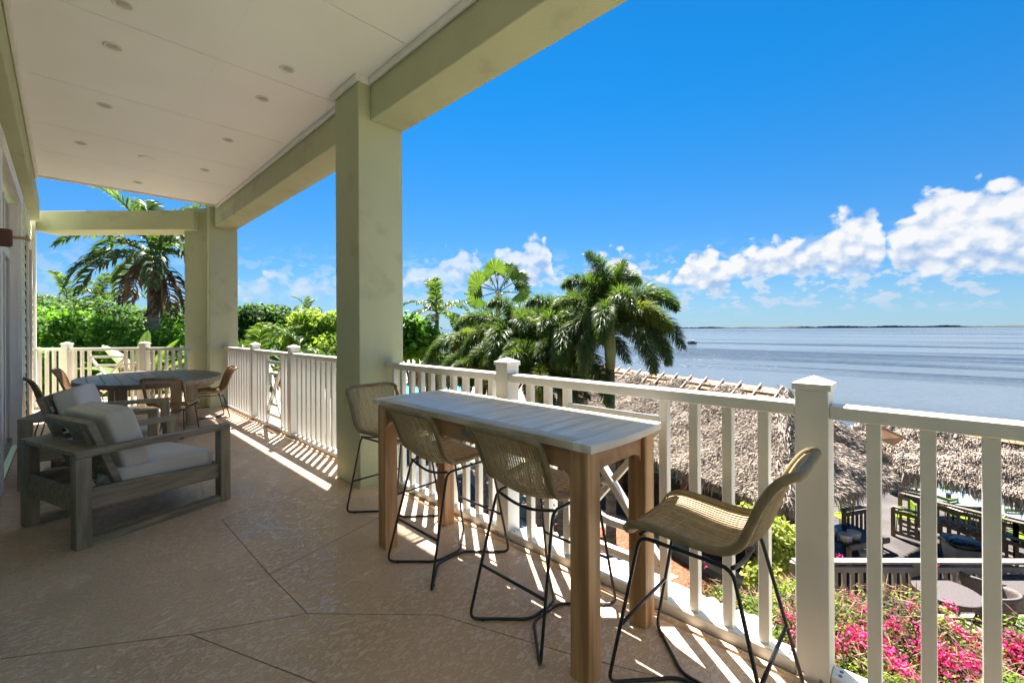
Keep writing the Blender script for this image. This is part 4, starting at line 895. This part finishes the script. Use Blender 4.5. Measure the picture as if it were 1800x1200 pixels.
# ------------------------------------------------------------ thatched roofs
M['thatch'] = mat('grey_palm_thatch', (.44, .37, .31), (.30, .245, .20), rough=.85, scale=1.6, detail=6, island=.42)
M['thatchd'] = mat('thatch_base', (.13, .095, .07), (.08, .06, .045), rough=1, scale=5)
M['straw'] = mat('fresh_straw', (.42, .30, .12), (.30, .21, .08), rough=.8, island=.3)
M['ply'] = mat('orange_underlay', (.50, .27, .12), (.40, .21, .09), rough=.75, scale=4, stretch=(1, .3, 1))
M['batten'] = mat('grey_batten_wood', (.42, .37, .33), (.30, .26, .23), rough=.8, scale=8)
M['pole'] = mat('brown_pole_wood', (.13, .075, .04), (.08, .045, .025), rough=.7, scale=4, stretch=(2, 2, .2))
def thatch_face(a, b, c, d, n, seed):
    """a-b eave, d-c ridge"""
    r = np.random.default_rng(seed); a, b, c, d = [np.array(v, float) for v in (a, b, c, d)]
    la, lr = np.linalg.norm(b-a), np.linalg.norm(c-d); v = r.random(n*2); keep = r.random(n*2)*max(la, lr) < la+(lr-la)*v; v = v[keep][:n]; n = len(v); u = r.random(n)
    P = (a*(1-u)[:, None]+b*u[:, None])*(1-v)[:, None]+(d*(1-u)[:, None]+c*u[:, None])*v[:, None]
    nrm = np.cross(b-a, d-a); nrm /= np.linalg.norm(nrm); nrm = nrm*(1 if nrm[2] > 0 else -1)
    mid = (d+c)/2-(a+b)/2; dn = -mid/np.linalg.norm(mid); 
    D = unit(dn+r.normal(size=(n, 3))*.30+nrm*r.uniform(-.02, .32, (n, 1))); L = r.uniform(.035, .095, n); W_ = unit(np.cross(D, nrm+r.normal(size=(n, 3))*.5))
    lump = .05*np.sin(u*la*2.2+seed)*np.sin(v*9)+.03*np.sin(u*la*5.1)*np.sin(v*23)
    V, Q = quads(P+nrm*(lump+.03+r.uniform(0, .05, n))[:, None]+D*L[:, None], D, W_, L, r.uniform(.006, .0125, n))
    # hanging fringe at the eave
    m_ = int(la*260); u = r.random(m_); P = a*(1-u)[:, None]+b*u[:, None]+np.array([0, 0, 1])*r.uniform(-.12, .12, (m_, 1))+dn*r.uniform(-.15, .12, (m_, 1))
    D = unit(np.array([0, 0, -1.])*1.1+dn*.55+r.normal(size=(m_, 3))*.22); L = r.uniform(.08, .19, m_)*(1+.3*np.sin(u*la*3.3)); V2, Q2 = quads(P+D*L[:, None]*.6, D, unit(np.cross(D, nrm+r.normal(size=(m_, 3))*.6)), L, r.uniform(.008, .018, m_))
    return np.vstack([V, V2]), np.vstack([Q, Q2+len(V)])
def hip_roof(label, P0, u, v, Lu, Wv, z0, z1, hu0, hu1, dens, faces=(0, 1, 2, 3), posts=()):
    P0 = Vector(P0); u = Vector(u).normalized(); v = Vector(v).normalized()
    t = thing('thatched_roof', label, 'thatched roof', (P0.x, P0.y, G))
    def q(a, b, z): w_ = u*a+v*b; return (w_.x, w_.y, z-G)
    A_, B_, C_, D_ = q(0, 0, z0), q(Lu, 0, z0), q(Lu, Wv, z0), q(0, Wv, z0); R0, R1 = q(hu0, Wv/2, z1), q(Lu-hu1, Wv/2, z1)
    sb = MB().add([A_, B_, C_, D_, R0, R1], [(0, 1, 5, 4), (1, 2, 5), (2, 3, 4, 5), (3, 0, 4), (3, 2, 1, 0)]); sb.build('thatch_core', M['thatchd'], t)
    fl_ = [(A_, B_, R1, R0), (D_, A_, R0, R0), (C_, D_, R0, R1), (B_, C_, R1, R1)]
    Vs = []; Qs = []; off = 0
    for k in faces:
        a, b, c, d = fl_[k]; ar = (Vector(b)-Vector(a)).length*((Vector(c)+Vector(d))/2-(Vector(a)+Vector(b))/2).length*(.6 if k in (1, 3) else 1)
        V_, Q_ = thatch_face(a, b, c, d, int(ar*dens*1.5), k+3); Vs.append(V_); Qs.append(Q_+off); off += len(V_)
    for a, b in ((A_, R0), (B_, R1), (D_, R0), (C_, R1)):
        a = np.array(a); b = np.array(b); m_ = int(np.linalg.norm(b-a)*520); w_ = rng.random(m_)[:, None]; P = a*(1-w_)+b*w_+rng.normal(size=(m_, 3))*.06+np.array([0, 0, .05])
        D = unit((a-b)/np.linalg.norm(a-b)+rng.normal(size=(m_, 3))*.35); L_ = rng.uniform(.07, .16, m_); V_, Q_ = quads(P, D, unit(np.cross(D, rng.normal(size=(m_, 3)))), L_, rng.uniform(.010, .018, m_)); Vs.append(V_); Qs.append(Q_+off); off += len(V_)
    o = fast('thatch', np.vstack(Vs), np.vstack(Qs), M['thatch'], t); o['kind'] = 'stuff'
    # ridge: orange underlay with battens
    r0, r1 = Vector(R0), Vector(R1); vv = v
    for sgn in (-1, 1):
        sl_ = (vv*sgn*(Wv/2)+Vector((0, 0, z0-z1))).normalized(); nm = Vector((0, 0, 1))
        o = MB().add([tuple(r0+nm*.10), tuple(r1+nm*.10), tuple(r1+sl_*.42+nm*.13), tuple(r0+sl_*.42+nm*.13), tuple(r0+nm*.08), tuple(r1+nm*.08), tuple(r1+sl_*.42+nm*.11), tuple(r0+sl_*.42+nm*.11)],
                     [(0, 1, 2, 3), (7, 6, 5, 4), (0, 4, 5, 1), (1, 5, 6, 2), (2, 6, 7, 3), (3, 7, 4, 0)]); o.build('ridge_underlay', M['ply'], t)
        o = MB().beam(r0+sl_*.28+nm*.16, r1+sl_*.28+nm*.16, .05, .03); o.build('ridge_rail', M['batten'], t)
    k = int((r1-r0).length/.62)
    for i in range(k+1):
        p = r0.lerp(r1, i/max(k, 1)); sl1 = (vv*(-Wv/2)+Vector((0, 0, z0-z1))).normalized(); sl2 = (vv*(Wv/2)+Vector((0, 0, z0-z1))).normalized()
        MB().beam(p+sl1*.60+Vector((0, 0, .17)), p-sl1*.05+Vector((0, 0, .15)), .045, .045).build('ridge_batten', M['batten'], t)
    for (a, b) in posts:
        w_ = u*a+v*b; MB().tube([(w_.x, w_.y, 0), (w_.x, w_.y, z0-G+.3)], [.13, .11], 10).build('post', M['pole'], t, True)
    return t
U_ = (.36, .93); V_ = (.93, -.36)
roof1 = hip_roof('long grey thatched roof in the middle with battens along its ridge', (10.62, 2.35, 0), (*U_, 0), (*V_, 0), 11.5, 4.9, -2.3, -.27, 1.7, 1.7, 5600, (0, 1, 2), [(.5, .6), (3.3, .6), (6.2, .6), (9, .6), (.5, 4.3), (4, 4.3), (8, 4.3)])
roof2 = hip_roof('low grey thatched roof at the right over the green chairs', (12.2, -7.2, 0), (.3, .953, 0), (.953, -.3, 0), 9.7, 2.8, -2.10, -1.06, 1.0, .15, 5200, (0, 2, 3), [(1, .3), (4, 2.5), (1, 2.5)])
# torn underlay flaps and fresh straw on the corner of the middle roof
fp_ = [at_d(1545, 747, 11.4), at_d(1592, 768, 11.5), at_d(1570, 783, 11.2), at_d(1546, 770, 11.1)]
tag(MB().add([tuple(p) for p in fp_]+[tuple(p-Vector((0, 0, .015))) for p in fp_], [(0, 1, 2, 3), (7, 6, 5, 4), (0, 4, 5, 1), (1, 5, 6, 2), (2, 6, 7, 3), (3, 7, 4, 0)]).build('torn_underlay', M['ply']), 'upper torn orange underlay sheet on the corner of the middle thatched roof', 'roof sheet', 'torn roof sheets')
fp_ = [at_d(1570, 797, 11.6), at_d(1602, 789, 11.7), at_d(1606, 795, 11.6), at_d(1572, 801, 11.5)]
tag(MB().add([tuple(p) for p in fp_]+[tuple(p-Vector((0, 0, .015))) for p in fp_], [(0, 1, 2, 3), (7, 6, 5, 4), (0, 4, 5, 1), (1, 5, 6, 2), (2, 6, 7, 3), (3, 7, 4, 0)]).build('torn_underlay', M['ply']), 'lower narrow torn orange sheet on the corner of the middle thatched roof', 'roof sheet', 'torn roof sheets')
# small round hut and umbrella by the pool
hp = at_d(770, 668, 26); ht = thing('thatched_hut', 'small round brown thatched hut beside the pool', 'hut', (hp.x, hp.y, G)); zz = hp.z-G
MB().lathe([(1.75, zz-.15), (1.6, zz+.1), (1.2, zz+.75), (.65, zz+1.3), (.12, zz+1.62), (.02, zz+1.7)], 28).build('hut_roof', M['thatchd'], ht, True)
n = 9000; a = rng.random(n)*6.283; v = rng.random(n)**.7; rr = np.interp(v, [0, .15, .45, .75, 1], [.1, .65, 1.2, 1.6, 1.78]); zv = np.interp(v, [0, .15, .45, .75, 1], [zz+1.62, zz+1.3, zz+.75, zz+.1, zz-.2])
C = np.stack([rr*np.cos(a), rr*np.sin(a), zv+.03], 1); D = unit(np.stack([np.cos(a)*.6, np.sin(a)*.6, -.8+0*a], 1)+rng.normal(size=(n, 3))*.2); V, Q = quads(C, D, unit(np.cross(D, rng.normal(size=(n, 3)))), rng.uniform(.08, .2, n), rng.uniform(.015, .03, n))
M['thatchb'] = mat('brown_thatch', (.40, .25, .13), (.26, .16, .09), rough=.9, scale=1.5, island=.4)
o = fast('hut_thatch', V, Q, M['thatchb'], ht); o['kind'] = 'stuff'
for k in range(4): MB().tube([(1.2*math.cos(k*1.57+.4), 1.2*math.sin(k*1.57+.4), 0), (1.2*math.cos(k*1.57+.4), 1.2*math.sin(k*1.57+.4), zz)], .08, 8).build('post', M['pole'], ht)
up_ = at_d(723, 634, 27); um = thing('pool_umbrella', 'white parasol beside the small round hut', 'umbrella', (up_.x, up_.y, G)); MB().tube([(0, 0, 0), (0, 0, up_.z-G)], .03, 6).build('pole', M['batten'], um); MB().lathe([(1.0, up_.z-G-.1), (.95, up_.z-G-.05), (.02, up_.z-G+.3)], 8).build('canopy', M['awn'], um)
for i, (px, py, dd) in enumerate([(722, 668, 33), (745, 667, 34), (762, 668, 34), (785, 676, 30), (735, 672, 31)]):
    p = at_z(px, py+4, G); lg = thing('pool_lounger', ['leftmost','second','middle','rightmost','nearest'][i]+' dark lounger on the pool deck beyond the balusters', 'lounger', (p.x, p.y, G), i*.4+.5, 'pool loungers')
    MB().box(-.9, .45, -.3, .3, .3, .38).build('seat', M['black'], lg); MB().beam((.45, 0, .35), (1.0, 0, .85), .6, .06).build('backrest', M['black'], lg)
    for x in (-.8, .4):
        for y in (-.25, .25): MB().box(x-.03, x+.03, y-.03, y+.03, 0, .3).build('leg', M['black'], lg)

# ------------------------------------------------------------ bar under the middle roof
M['turq'] = mat('turquoise_paint', (.03, .36, .40), (.02, .28, .32), rough=.4)
M['lime'] = mat('lime_plastic', (.20, .29, .012), (.16, .24, .01), rough=.35)
M['tabletop'] = mat('pale_blue_table_top', (.24, .29, .33), (.2, .25, .29), rough=.25)
M['darkwood'] = mat('dark_brown_wood', (.07, .045, .03), (.04, .027, .02), rough=.6, scale=5)
ca = at_z(1075, 800, -3.5); cb = at_z(1390, 903, -3.5); cd = (cb-ca).normalized(); br = thing('bar_counter', 'dark bar counter with a turquoise edge under the middle thatched roof', 'bar counter', (ca.x, ca.y, G)); Lc = (cb-ca).length
br.rotation_euler = (0, 0, math.atan2(cd.y, cd.x))
MB().box(0, Lc, 0, .5, 0, 1.04).build('counter_body', M['darkwood'], br); MB().box(-.05, Lc+.05, -.08, .6, 1.041, 1.1).build('counter_top', M['turq'], br)
for i in range(9):
    x = .3+i*(Lc-.6)/8; b_ = thing('counter_stool', ['first','second','third','fourth','fifth','sixth','seventh','eighth','ninth'][i]+' dark high stool from the left at the turquoise edged bar counter', 'stool', tuple(ca+cd*x+Vector((cd.y, -cd.x, 0))*.55)[:2]+(G,), i*.5, 'stools at the bar counter')
    for sx, sy in ((-1, -1), (1, -1), (1, 1), (-1, 1)): MB().tube([(.2*sx, .2*sy, 0), (.12*sx, .12*sy, .72)], .015, 5).build('leg', M['turq'] if i == 0 else M['black'], b_)
    MB().lathe([(.17, .72), (.17, .76), (.14, .77)], 12).build('seat', M['darkwood'], b_)
cols_ = [(.6, .08, .02), (.7, .45, .04), (.1, .3, .08), (.6, .6, .6), (.05, .12, .3), (.5, .2, .05)]
for i in range(12):
    nm = 'bottle_%d' % (i % 6); mm = MATS.get('glass'+nm) or mat('glass'+nm, cols_[i % 6], rough=.2); MATS['glass'+nm] = mm
    p = ca+cd*(.25+i*(Lc-.5)/11)+Vector((-cd.y, cd.x, 0))*(.2+.1*(i % 3)); h_ = .22+.03*(i % 4)
    o = MB().lathe([(.04, 0), (.042, h_*.6), (.015, h_*.78), (.015, h_)], 8).build('bottle', mm, None, True); o.location = (p.x, p.y, G+1.101); tag(o, ['red','orange','green','silver','blue','amber'][i % 6]+' bottle towards the '+('left' if i < 6 else 'right')+' end of the bar counter under the thatch', 'bottle', 'bottles on the bar counter')
bw = at_z(1075, 800, -3.5)+Vector((-cd.y, cd.x, 0))*1.7
bk = thing('back_bar_wall', 'dark panelled back wall of the bar under the thatch', 'wall', (bw.x, bw.y, G), math.atan2(cd.y, cd.x))
for i in range(9): MB().box(i*Lc/9+.01, (i+1)*Lc/9-.01, 0, .05, 0, 1.9).build('wall_panel', M['darkwood'], bk)
for z in (.9, 1.35): MB().box(0, Lc, -.22, -.001, z, z+.04).build('shelf', M['turq'] if z < 1 else M['darkwood'], bk)

# ------------------------------------------------------------ lower patio: fences, green chairs, bin
M['fencew'] = mat('brown_fence_wood', (.20, .15, .11), (.12, .09, .065), rough=.7, scale=6, stretch=(1, 1, .3))
M['fencel'] = mat('pale_fence_wood', (.30, .25, .20), (.22, .185, .15), rough=.7, scale=6)
def fence(label, pts, h, m, pitch=.16, name='wooden_fence', cat='fence', post_every=1.6, z=G, group=None):
    t = thing(name, label, cat, (pts[0][0], pts[0][1], z), 0, group); O = Vector((pts[0][0], pts[0][1], 0))
    for a, b in zip(pts[:-1], pts[1:]):
        a = Vector((a[0], a[1], 0))-O; b = Vector((b[0], b[1], 0))-O; L = (b-a).length
        MB().beam(a+Vector((0, 0, h)), b+Vector((0, 0, h)), .14, .035).build('cap_rail', m, t); MB().beam(a+Vector((0, 0, h-.14)), b+Vector((0, 0, h-.14)), .045, .09).build('top_rail', m, t); MB().beam(a+Vector((0, 0, .13)), b+Vector((0, 0, .13)), .045, .09).build('bottom_rail', m, t)
        nb = int(L/pitch); me = MB().box(-.03, .03, -.02, .02, .09, h-.10).mesh('picket', m)
        for i in range(1, nb): o = link('picket', me, t); o.location = a.lerp(b, i/nb)+Vector((0, 0, 0)); o.rotation_euler = (0, 0, math.atan2(b.y-a.y, b.x-a.x))
        np_ = max(1, int(L/post_every))
        for i in range(np_+1): p = a.lerp(b, i/np_); MB().box(p.x-.05, p.x+.05, p.y-.05, p.y+.05, 0, h-.02).build('post', m, t)
    return t
fence('brown wooden fence with closely spaced pickets in front of the green chairs', [(16.9, 1.0), (16.35, -1.5), (15.6, -4.6)], .86, M['fencew'])
fence('brown wooden fence standing behind the nearer picket fence', [(18.0, .9), (17.4, -1.4), (16.8, -4)], .98, M['fencew'], .2)
fence('short brown fence panel left of the roof post', [(14.9, 1.9), (15.9, 1.35)], 1.1, M['fencew'])
fence('white railing along the sea wall seen under the thatch', [(21.6, 9), (21.6, 3), (21.6, -3), (21.6, -8)], 1.0, M['awn'], .18, 'sea_wall_railing', 'railing')
def green_chair():
    t = thing('green_chair', 'x', 'chair', (0, 0, 0), 0, 'lime green plastic chairs on the patio')
    MB().box(-.22, .22, -.22, .22, .43, .46).build('seat', M['lime'], t, bevel=.01)
    bk_ = MB(); 
    for x in (-.21, .17): bk_.box(x, x+.04, -.24, -.21, .46, .84)
    for i in range(5): bk_.box(-.169, .169, -.238, -.212, .50+i*.072, .545+i*.072)
    bk_.box(-.21, .21, -.2415, -.2085, .8405, .88); o = bk_.build('backrest', M['lime'], t); o['kind'] = 'stuff'
    for x in (-.2, .2):
        for y in (-.2, .2): MB().tube([(x, y, .43), (x*1.12, y*1.15, 0)], .015, 6).build('leg', M['lime'], t)
    for x in (-.235, .235): MB().tube([(x, -.22, .64), (x, .15, .64), (x*.98, .2, .6), (x*.95, .2, .44)], .016, 6).build('arm', M['lime'], t)
    return t
gc = green_chair()
ws = ['nearest the roof post at the left of the patio', 'behind the fence, back to the camera beside the roof post', 'left of the first round table', 'at the front of the first round table', 'right of the first round table', 'behind the first round table', 'far back beyond the first table near the sea rail', 'at the right table, facing the sea', 'at the right table edge by the frame border', 'in front of the right table by the fence', 'behind the right table', 'under the thatch edge at the far left of the patio']
pc = [(1592, 852), (1588, 905), (1665, 895), (1692, 905), (1722, 900), (1664, 862), (1625, 840), (1778, 902), (1795, 925), (1785, 940), (1796, 885), (1478, 905)]
for i, ((px, py), l) in enumerate(zip(pc, ws)):
    o = gc if i == 0 else copy_tree(gc); p = at_z(px, py-8, G+.6); o.location = (p.x, p.y, G); o.rotation_euler = (0, 0, [2.2, .3, -2.2, 2.6, 1.2, -1., .5, .8, 2.2, 2.9, -2, 1.][i]); o['label'] = 'lime green slatted plastic chair ' + l
def round_table(label, p, r, h, top, m2, z=G, name='round_table', group=None):
    t = thing(name, label, 'table', (p[0], p[1], z), 0, group)
    MB().lathe([(r-.03, h-.035), (r, h-.03), (r, h-.005), (r-.01, h)], 40).build('table_top', top, t); MB().lathe([(.03, .02), (.03, h-.036)], 10).build('pedestal', m2, t); MB().lathe([(.26, 0), (.24, .019)], 20).build('base', m2, t); return t
p = at_z(1675, 873, G+.75); tb1 = round_table('round patio table with a pale glossy top and a dark napkin holder', p, .75, .75, M['tabletop'], M['black'])
o = MB().box(-.09, .09, -.06, .06, 0, .14).build('napkin_holder', M['black'], None, bevel=.01); o.location = (p.x-.2, p.y+.1, G+.7505); tag(o, 'small black napkin holder on the first round patio table', 'napkin holder')
p = at_z(1800, 903, G+.75); round_table('round pale patio table at the right edge between green chairs', p, .6, .75, M['tabletop'], M['black'])
p = at_z(1790, 877, G+.75); round_table('round pale patio table behind, close under the right thatch edge', (p.x+.8, p.y-.2), .7, .75, M['tabletop'], M['black'])
p = at_z(1578, 829, G+.75); round_table('pale round table far back beside the roof post', p, .55, .75, M['tabletop'], M['black'])
# dark umbrella pole / bin
bp = at_z(1692, 1000, G); bn_ = thing('rubbish_bin', 'grey square rubbish bin with a black bag over its rim', 'bin', (bp.x, bp.y, G), .5)
M['grey'] = mat('grey_plastic', (.22, .23, .24), rough=.5); M['bag'] = mat('black_bin_bag', (.012, .012, .014), rough=.25, bump=1., bscale=9, bdist=.05)
MB().add([(-.24, -.24, 0), (.24, -.24, 0), (.24, .24, 0), (-.24, .24, 0), (-.30, -.30, .62), (.30, -.30, .62), (.30, .30, .62), (-.30, .30, .62)], [(3, 2, 1, 0), (0, 1, 5, 4), (1, 2, 6, 5), (2, 3, 7, 6), (3, 0, 4, 7), (4, 5, 6, 7)]).build('body', M['grey'], bn_, bevel=.02)
o = cushion('bag', M['bag'], bn_, (.74, .74, .22), Matrix.Translation((0, 0, .68)), e=3)
# work table with white tubs
wp = at_z(1492, 985, G); wk = thing('potting_table', 'low timber table frame with dark top behind the bougainvillea', 'table', (wp.x, wp.y, G), -.5)
for x in (-.55, .55):
    for y in (-.4, .4): MB().box(x-.04, x+.04, y-.04, y+.04, 0, .66).build('leg', M['fencel'], wk)
MB().box(-.65, .65, -.5, .5, .661, .70).build('table_top', M['black'], wk); MB().box(-.68, .68, -.545, -.501, .62, .74).build('edge_board', M['fencel'], wk); MB().box(-.6, .6, -.42, .42, .12, .16).build('lower_shelf', M['darkwood'], wk)
for i, (x, y, z, l) in enumerate([(-.45, -.25, .7005, 'white oval tub at the left front of the potting table'), (-.12, -.22, .7005, 'white oval tub in the middle of the potting table'), (-.5, .1, .7005, 'white oval tub at the back left of the potting table'), (.2, -.28, .1605, 'white canister on the lower shelf of the potting table')]):
    c_, s_ = math.cos(-.5), math.sin(-.5); o = MB().lathe([(.13, 0), (.15, .16), (.155, .17), (.14, .175)], 20).build('tub', M['awn'], None, True); o.location = (wp.x+c_*x-s_*y, wp.y+s_*x+c_*y, G+z); tag(o, l, 'tub', 'white tubs on the potting table')
br_ = MB().box(-.12, .12, -.09, .09, 0, .2).build('brick_pile', M['conc'], None, bevel=.01); br_.location = (wp.x-.45, wp.y-.55, G+.008); tag(br_, 'small stack of pale blocks in front of the potting table', 'blocks')
# boardwalk strip
bd = tag(thing('boardwalk', None, None, tuple(at_z(1385, 975, G).xy)+(G+.02,), -.35), kind='structure')
for i in range(14): MB().box(-.75, .75, i*.13-.9, i*.13-.78, 0, .03).build('deck_plank', M['batten'], bd)

# ------------------------------------------------------------ raised terrace with wicker furniture
TZt = -3.4
td = tag(thing('terrace_deck', None, None, (0, 0, 0)), kind='structure')
e_a = at_d(1395, 1010, 7.45).xy; e_b = at_d(2050, 1010, 7.35).xy; dv = (Vector(e_b)-Vector(e_a)).normalized(); pv = Vector((dv.y, -dv.x))
if pv.dot(Vector(F.xy)) > 0: pv = -pv
for i in range(30):
    a = Vector(e_a)+pv*(i*.14); b = Vector(e_b)+pv*(i*.14); MB().beam((a.x, a.y, TZt-.02), (b.x, b.y, TZt-.02), .132, .035).build('deck_board', M['fencel'], td)
MB().prism([tuple(Vector(e_a)), tuple(Vector(e_b)), tuple(Vector(e_b)+pv*4.1), tuple(Vector(e_a)+pv*4.1)], G, TZt-.04).build('deck_body', M['fencew'], td)
fence('pale timber terrace fence with a flat cap rail behind the wicker tables', [tuple(Vector(e_a)), tuple(Vector(e_b))], .93, M['fencel'], .14, z=TZt)
M['wicker'] = mat('dark_wicker', (.16, .13, .12), (.09, .07, .065), rough=.6, scale=60, bump=.8, bscale=90, bdist=.01)
M['wickertop'] = mat('grey_wicker_top', (.10, .082, .08), (.06, .05, .048), rough=.6, scale=50, bump=.8, bscale=90, bdist=.008)
for px, py, r_, l in [(1664, 1037, .42, 'round grey wicker table rising from the bougainvillea'), (1812, 1030, .42, 'round grey wicker table at the right edge of the photo')]:
    p = at_z(px, py, TZt+.72); round_table(l, p, r_, .72, M['wickertop'], M['wicker'], TZt, 'wicker_table', 'wicker tables')
def tub_chair(label, p, rz):
    t = thing('wicker_chair', label, 'chair', (p.x, p.y, TZt), rz, 'wicker tub chairs')
    V = []; n = 24; hh = 7
    for i in range(n+1):
        a = R(-140+280*i/n)+math.pi; k = math.cos((i/n-.5)*2.4)
        for j in range(hh): z = .36+j/(hh-1)*(.16+.26*max(0, k)); r_ = .25+.07*j/(hh-1); V.append((r_*math.cos(a), r_*math.sin(a), z))
    mb = MB().add(V, [(i*hh+j, (i+1)*hh+j, (i+1)*hh+j+1, i*hh+j+1) for i in range(n) for j in range(hh-1)]); o = mb.build('shell', M['wicker'], t, True); md = o.modifiers.new('solid', 'SOLIDIFY'); md.thickness = .03
    MB().lathe([(.245, .34), (.245, .39)], 24).build('seat', M['wicker'], t)
    for sx in (-1, 1):
        for sy in (-1, 1): MB().tube([(.14*sx, .14*sy, .34), (.22*sx, .22*sy, 0)], .016, 6).build('leg', M['black'], t)
p = at_z(1745, 1062, TZt+.5); tub_chair('dark wicker tub chair between the two wicker tables', p, 1.3); p = at_z(1722, 1028, TZt+.55); tub_chair('dark wicker tub chair partly hidden by a baluster behind the left wicker table', p, -.2)

# ------------------------------------------------------------ bicycle, boat, pole
bc = at_z(1006, 912, G); bk = thing('bicycle', 'dark bicycle parked on the orange mulch behind the bar table', 'bicycle', (bc.x, bc.y, G), .6)
def wheel(x):
    o = MB().tube([(x+.33*math.cos(a), 0, .34+.33*math.sin(a)) for a in [2*math.pi*i/24 for i in range(24)]], .018, 6, closed=True).build('wheel', M['black'], bk, True)
    for i in range(8): a = math.pi*i/8; MB().tube([(x-.31*math.cos(a), 0, .34-.31*math.sin(a)), (x+.31*math.cos(a), 0, .34+.31*math.sin(a))], .003, 3).build('spoke', M['chrome'], o)
wheel(-.52); wheel(.52)
MB().tube([(-.52, 0, .34), (-.15, 0, .80), (.38, 0, .85), (.52, 0, .34)], .016, 6).build('frame_tube', M['black'], bk); MB().tube([(-.15, 0, .80), (-.05, 0, .30), (.38, 0, .80)], .016, 6).build('frame_tube', M['black'], bk); MB().tube([(-.52, 0, .34), (-.05, 0, .30)], .012, 6).build('frame_tube', M['black'], bk)
MB().box(-.30, -.05, -.07, .07, .88, .93).build('saddle', M['black'], bk, bevel=.02); MB().tube([(.30, -.28, .98), (.40, 0, 1.0), (.30, .28, .98)], .014, 6).build('handlebar', M['black'], bk); MB().tube([(.38, 0, .85), (.40, 0, 1.)], .014, 6).build('stem', M['black'], bk); MB().tube([(-.15, 0, .8), (-.17, 0, .9)], .014, 6).build('seat_post', M['black'], bk)
bo = at_z(1217, 604.5, SEA); bt_ = thing('motor_boat', 'small white cabin boat moored on the bay', 'boat', (bo.x, bo.y, SEA), RA+.15); sc = 1.0
hull = MB(); prof = [(-1.9, .75, .75), (-1.2, .85, .75), (0, .88, .8), (1.1, .7, .9), (1.9, .28, 1.05), (2.2, .02, 1.15)]
vs = []
for x, w_, h_ in prof: vs += [(x, -w_, h_), (x, -w_*.75, -.1), (x, w_*.75, -.1), (x, w_, h_)]
fs2 = [(i*4+j, (i+1)*4+j, (i+1)*4+(j+1) % 4, i*4+(j+1) % 4) for i in range(5) for j in range(4)]+[(0, 1, 2, 3), (23, 22, 21, 20)]
M['navy'] = mat('dark_hull_paint', (.04, .06, .09), rough=.3)
hull.add(vs, fs2).build('hull', M['navy'], bt_)
MB().box(-1.5, 1.0, -.6, .6, .82, 1.45).build('cabin', M['awn'], bt_, bevel=.06); MB().box(-1.7, .9, -.68, .68, 1.75, 1.82).build('canopy', M['awn'], bt_)
for x in (-1.5, .7):
    for y in (-.6, .6): MB().tube([(x, y, 1.45), (x, y, 1.75)], .03, 5).build('canopy_post', M['awn'], bt_)
MB().box(-1.0, .4, -.603, -.6005, 1.05, 1.3).build('window', M['glass'], bt_); MB().box(-2.25, -1.95, -.2, .2, .1, 1.0).build('outboard_motor', M['black'], bt_)
bt_.scale = (.95,)*3
pp_ = at_d(66, 600, 45); pl_ = thing('utility_pole', 'wooden utility pole with a crossarm beyond the trees at far left', 'utility pole', (pp_.x, pp_.y, G)); hz = at_d(66, 522, 45).z-G
MB().tube([(0, 0, 0), (0, 0, hz)], [.2, .15], 8).build('pole', M['bark'], pl_); MB().box(-1.2, 1.2, -.06, .06, hz-.6, hz-.45).build('crossarm', M['bark'], pl_)
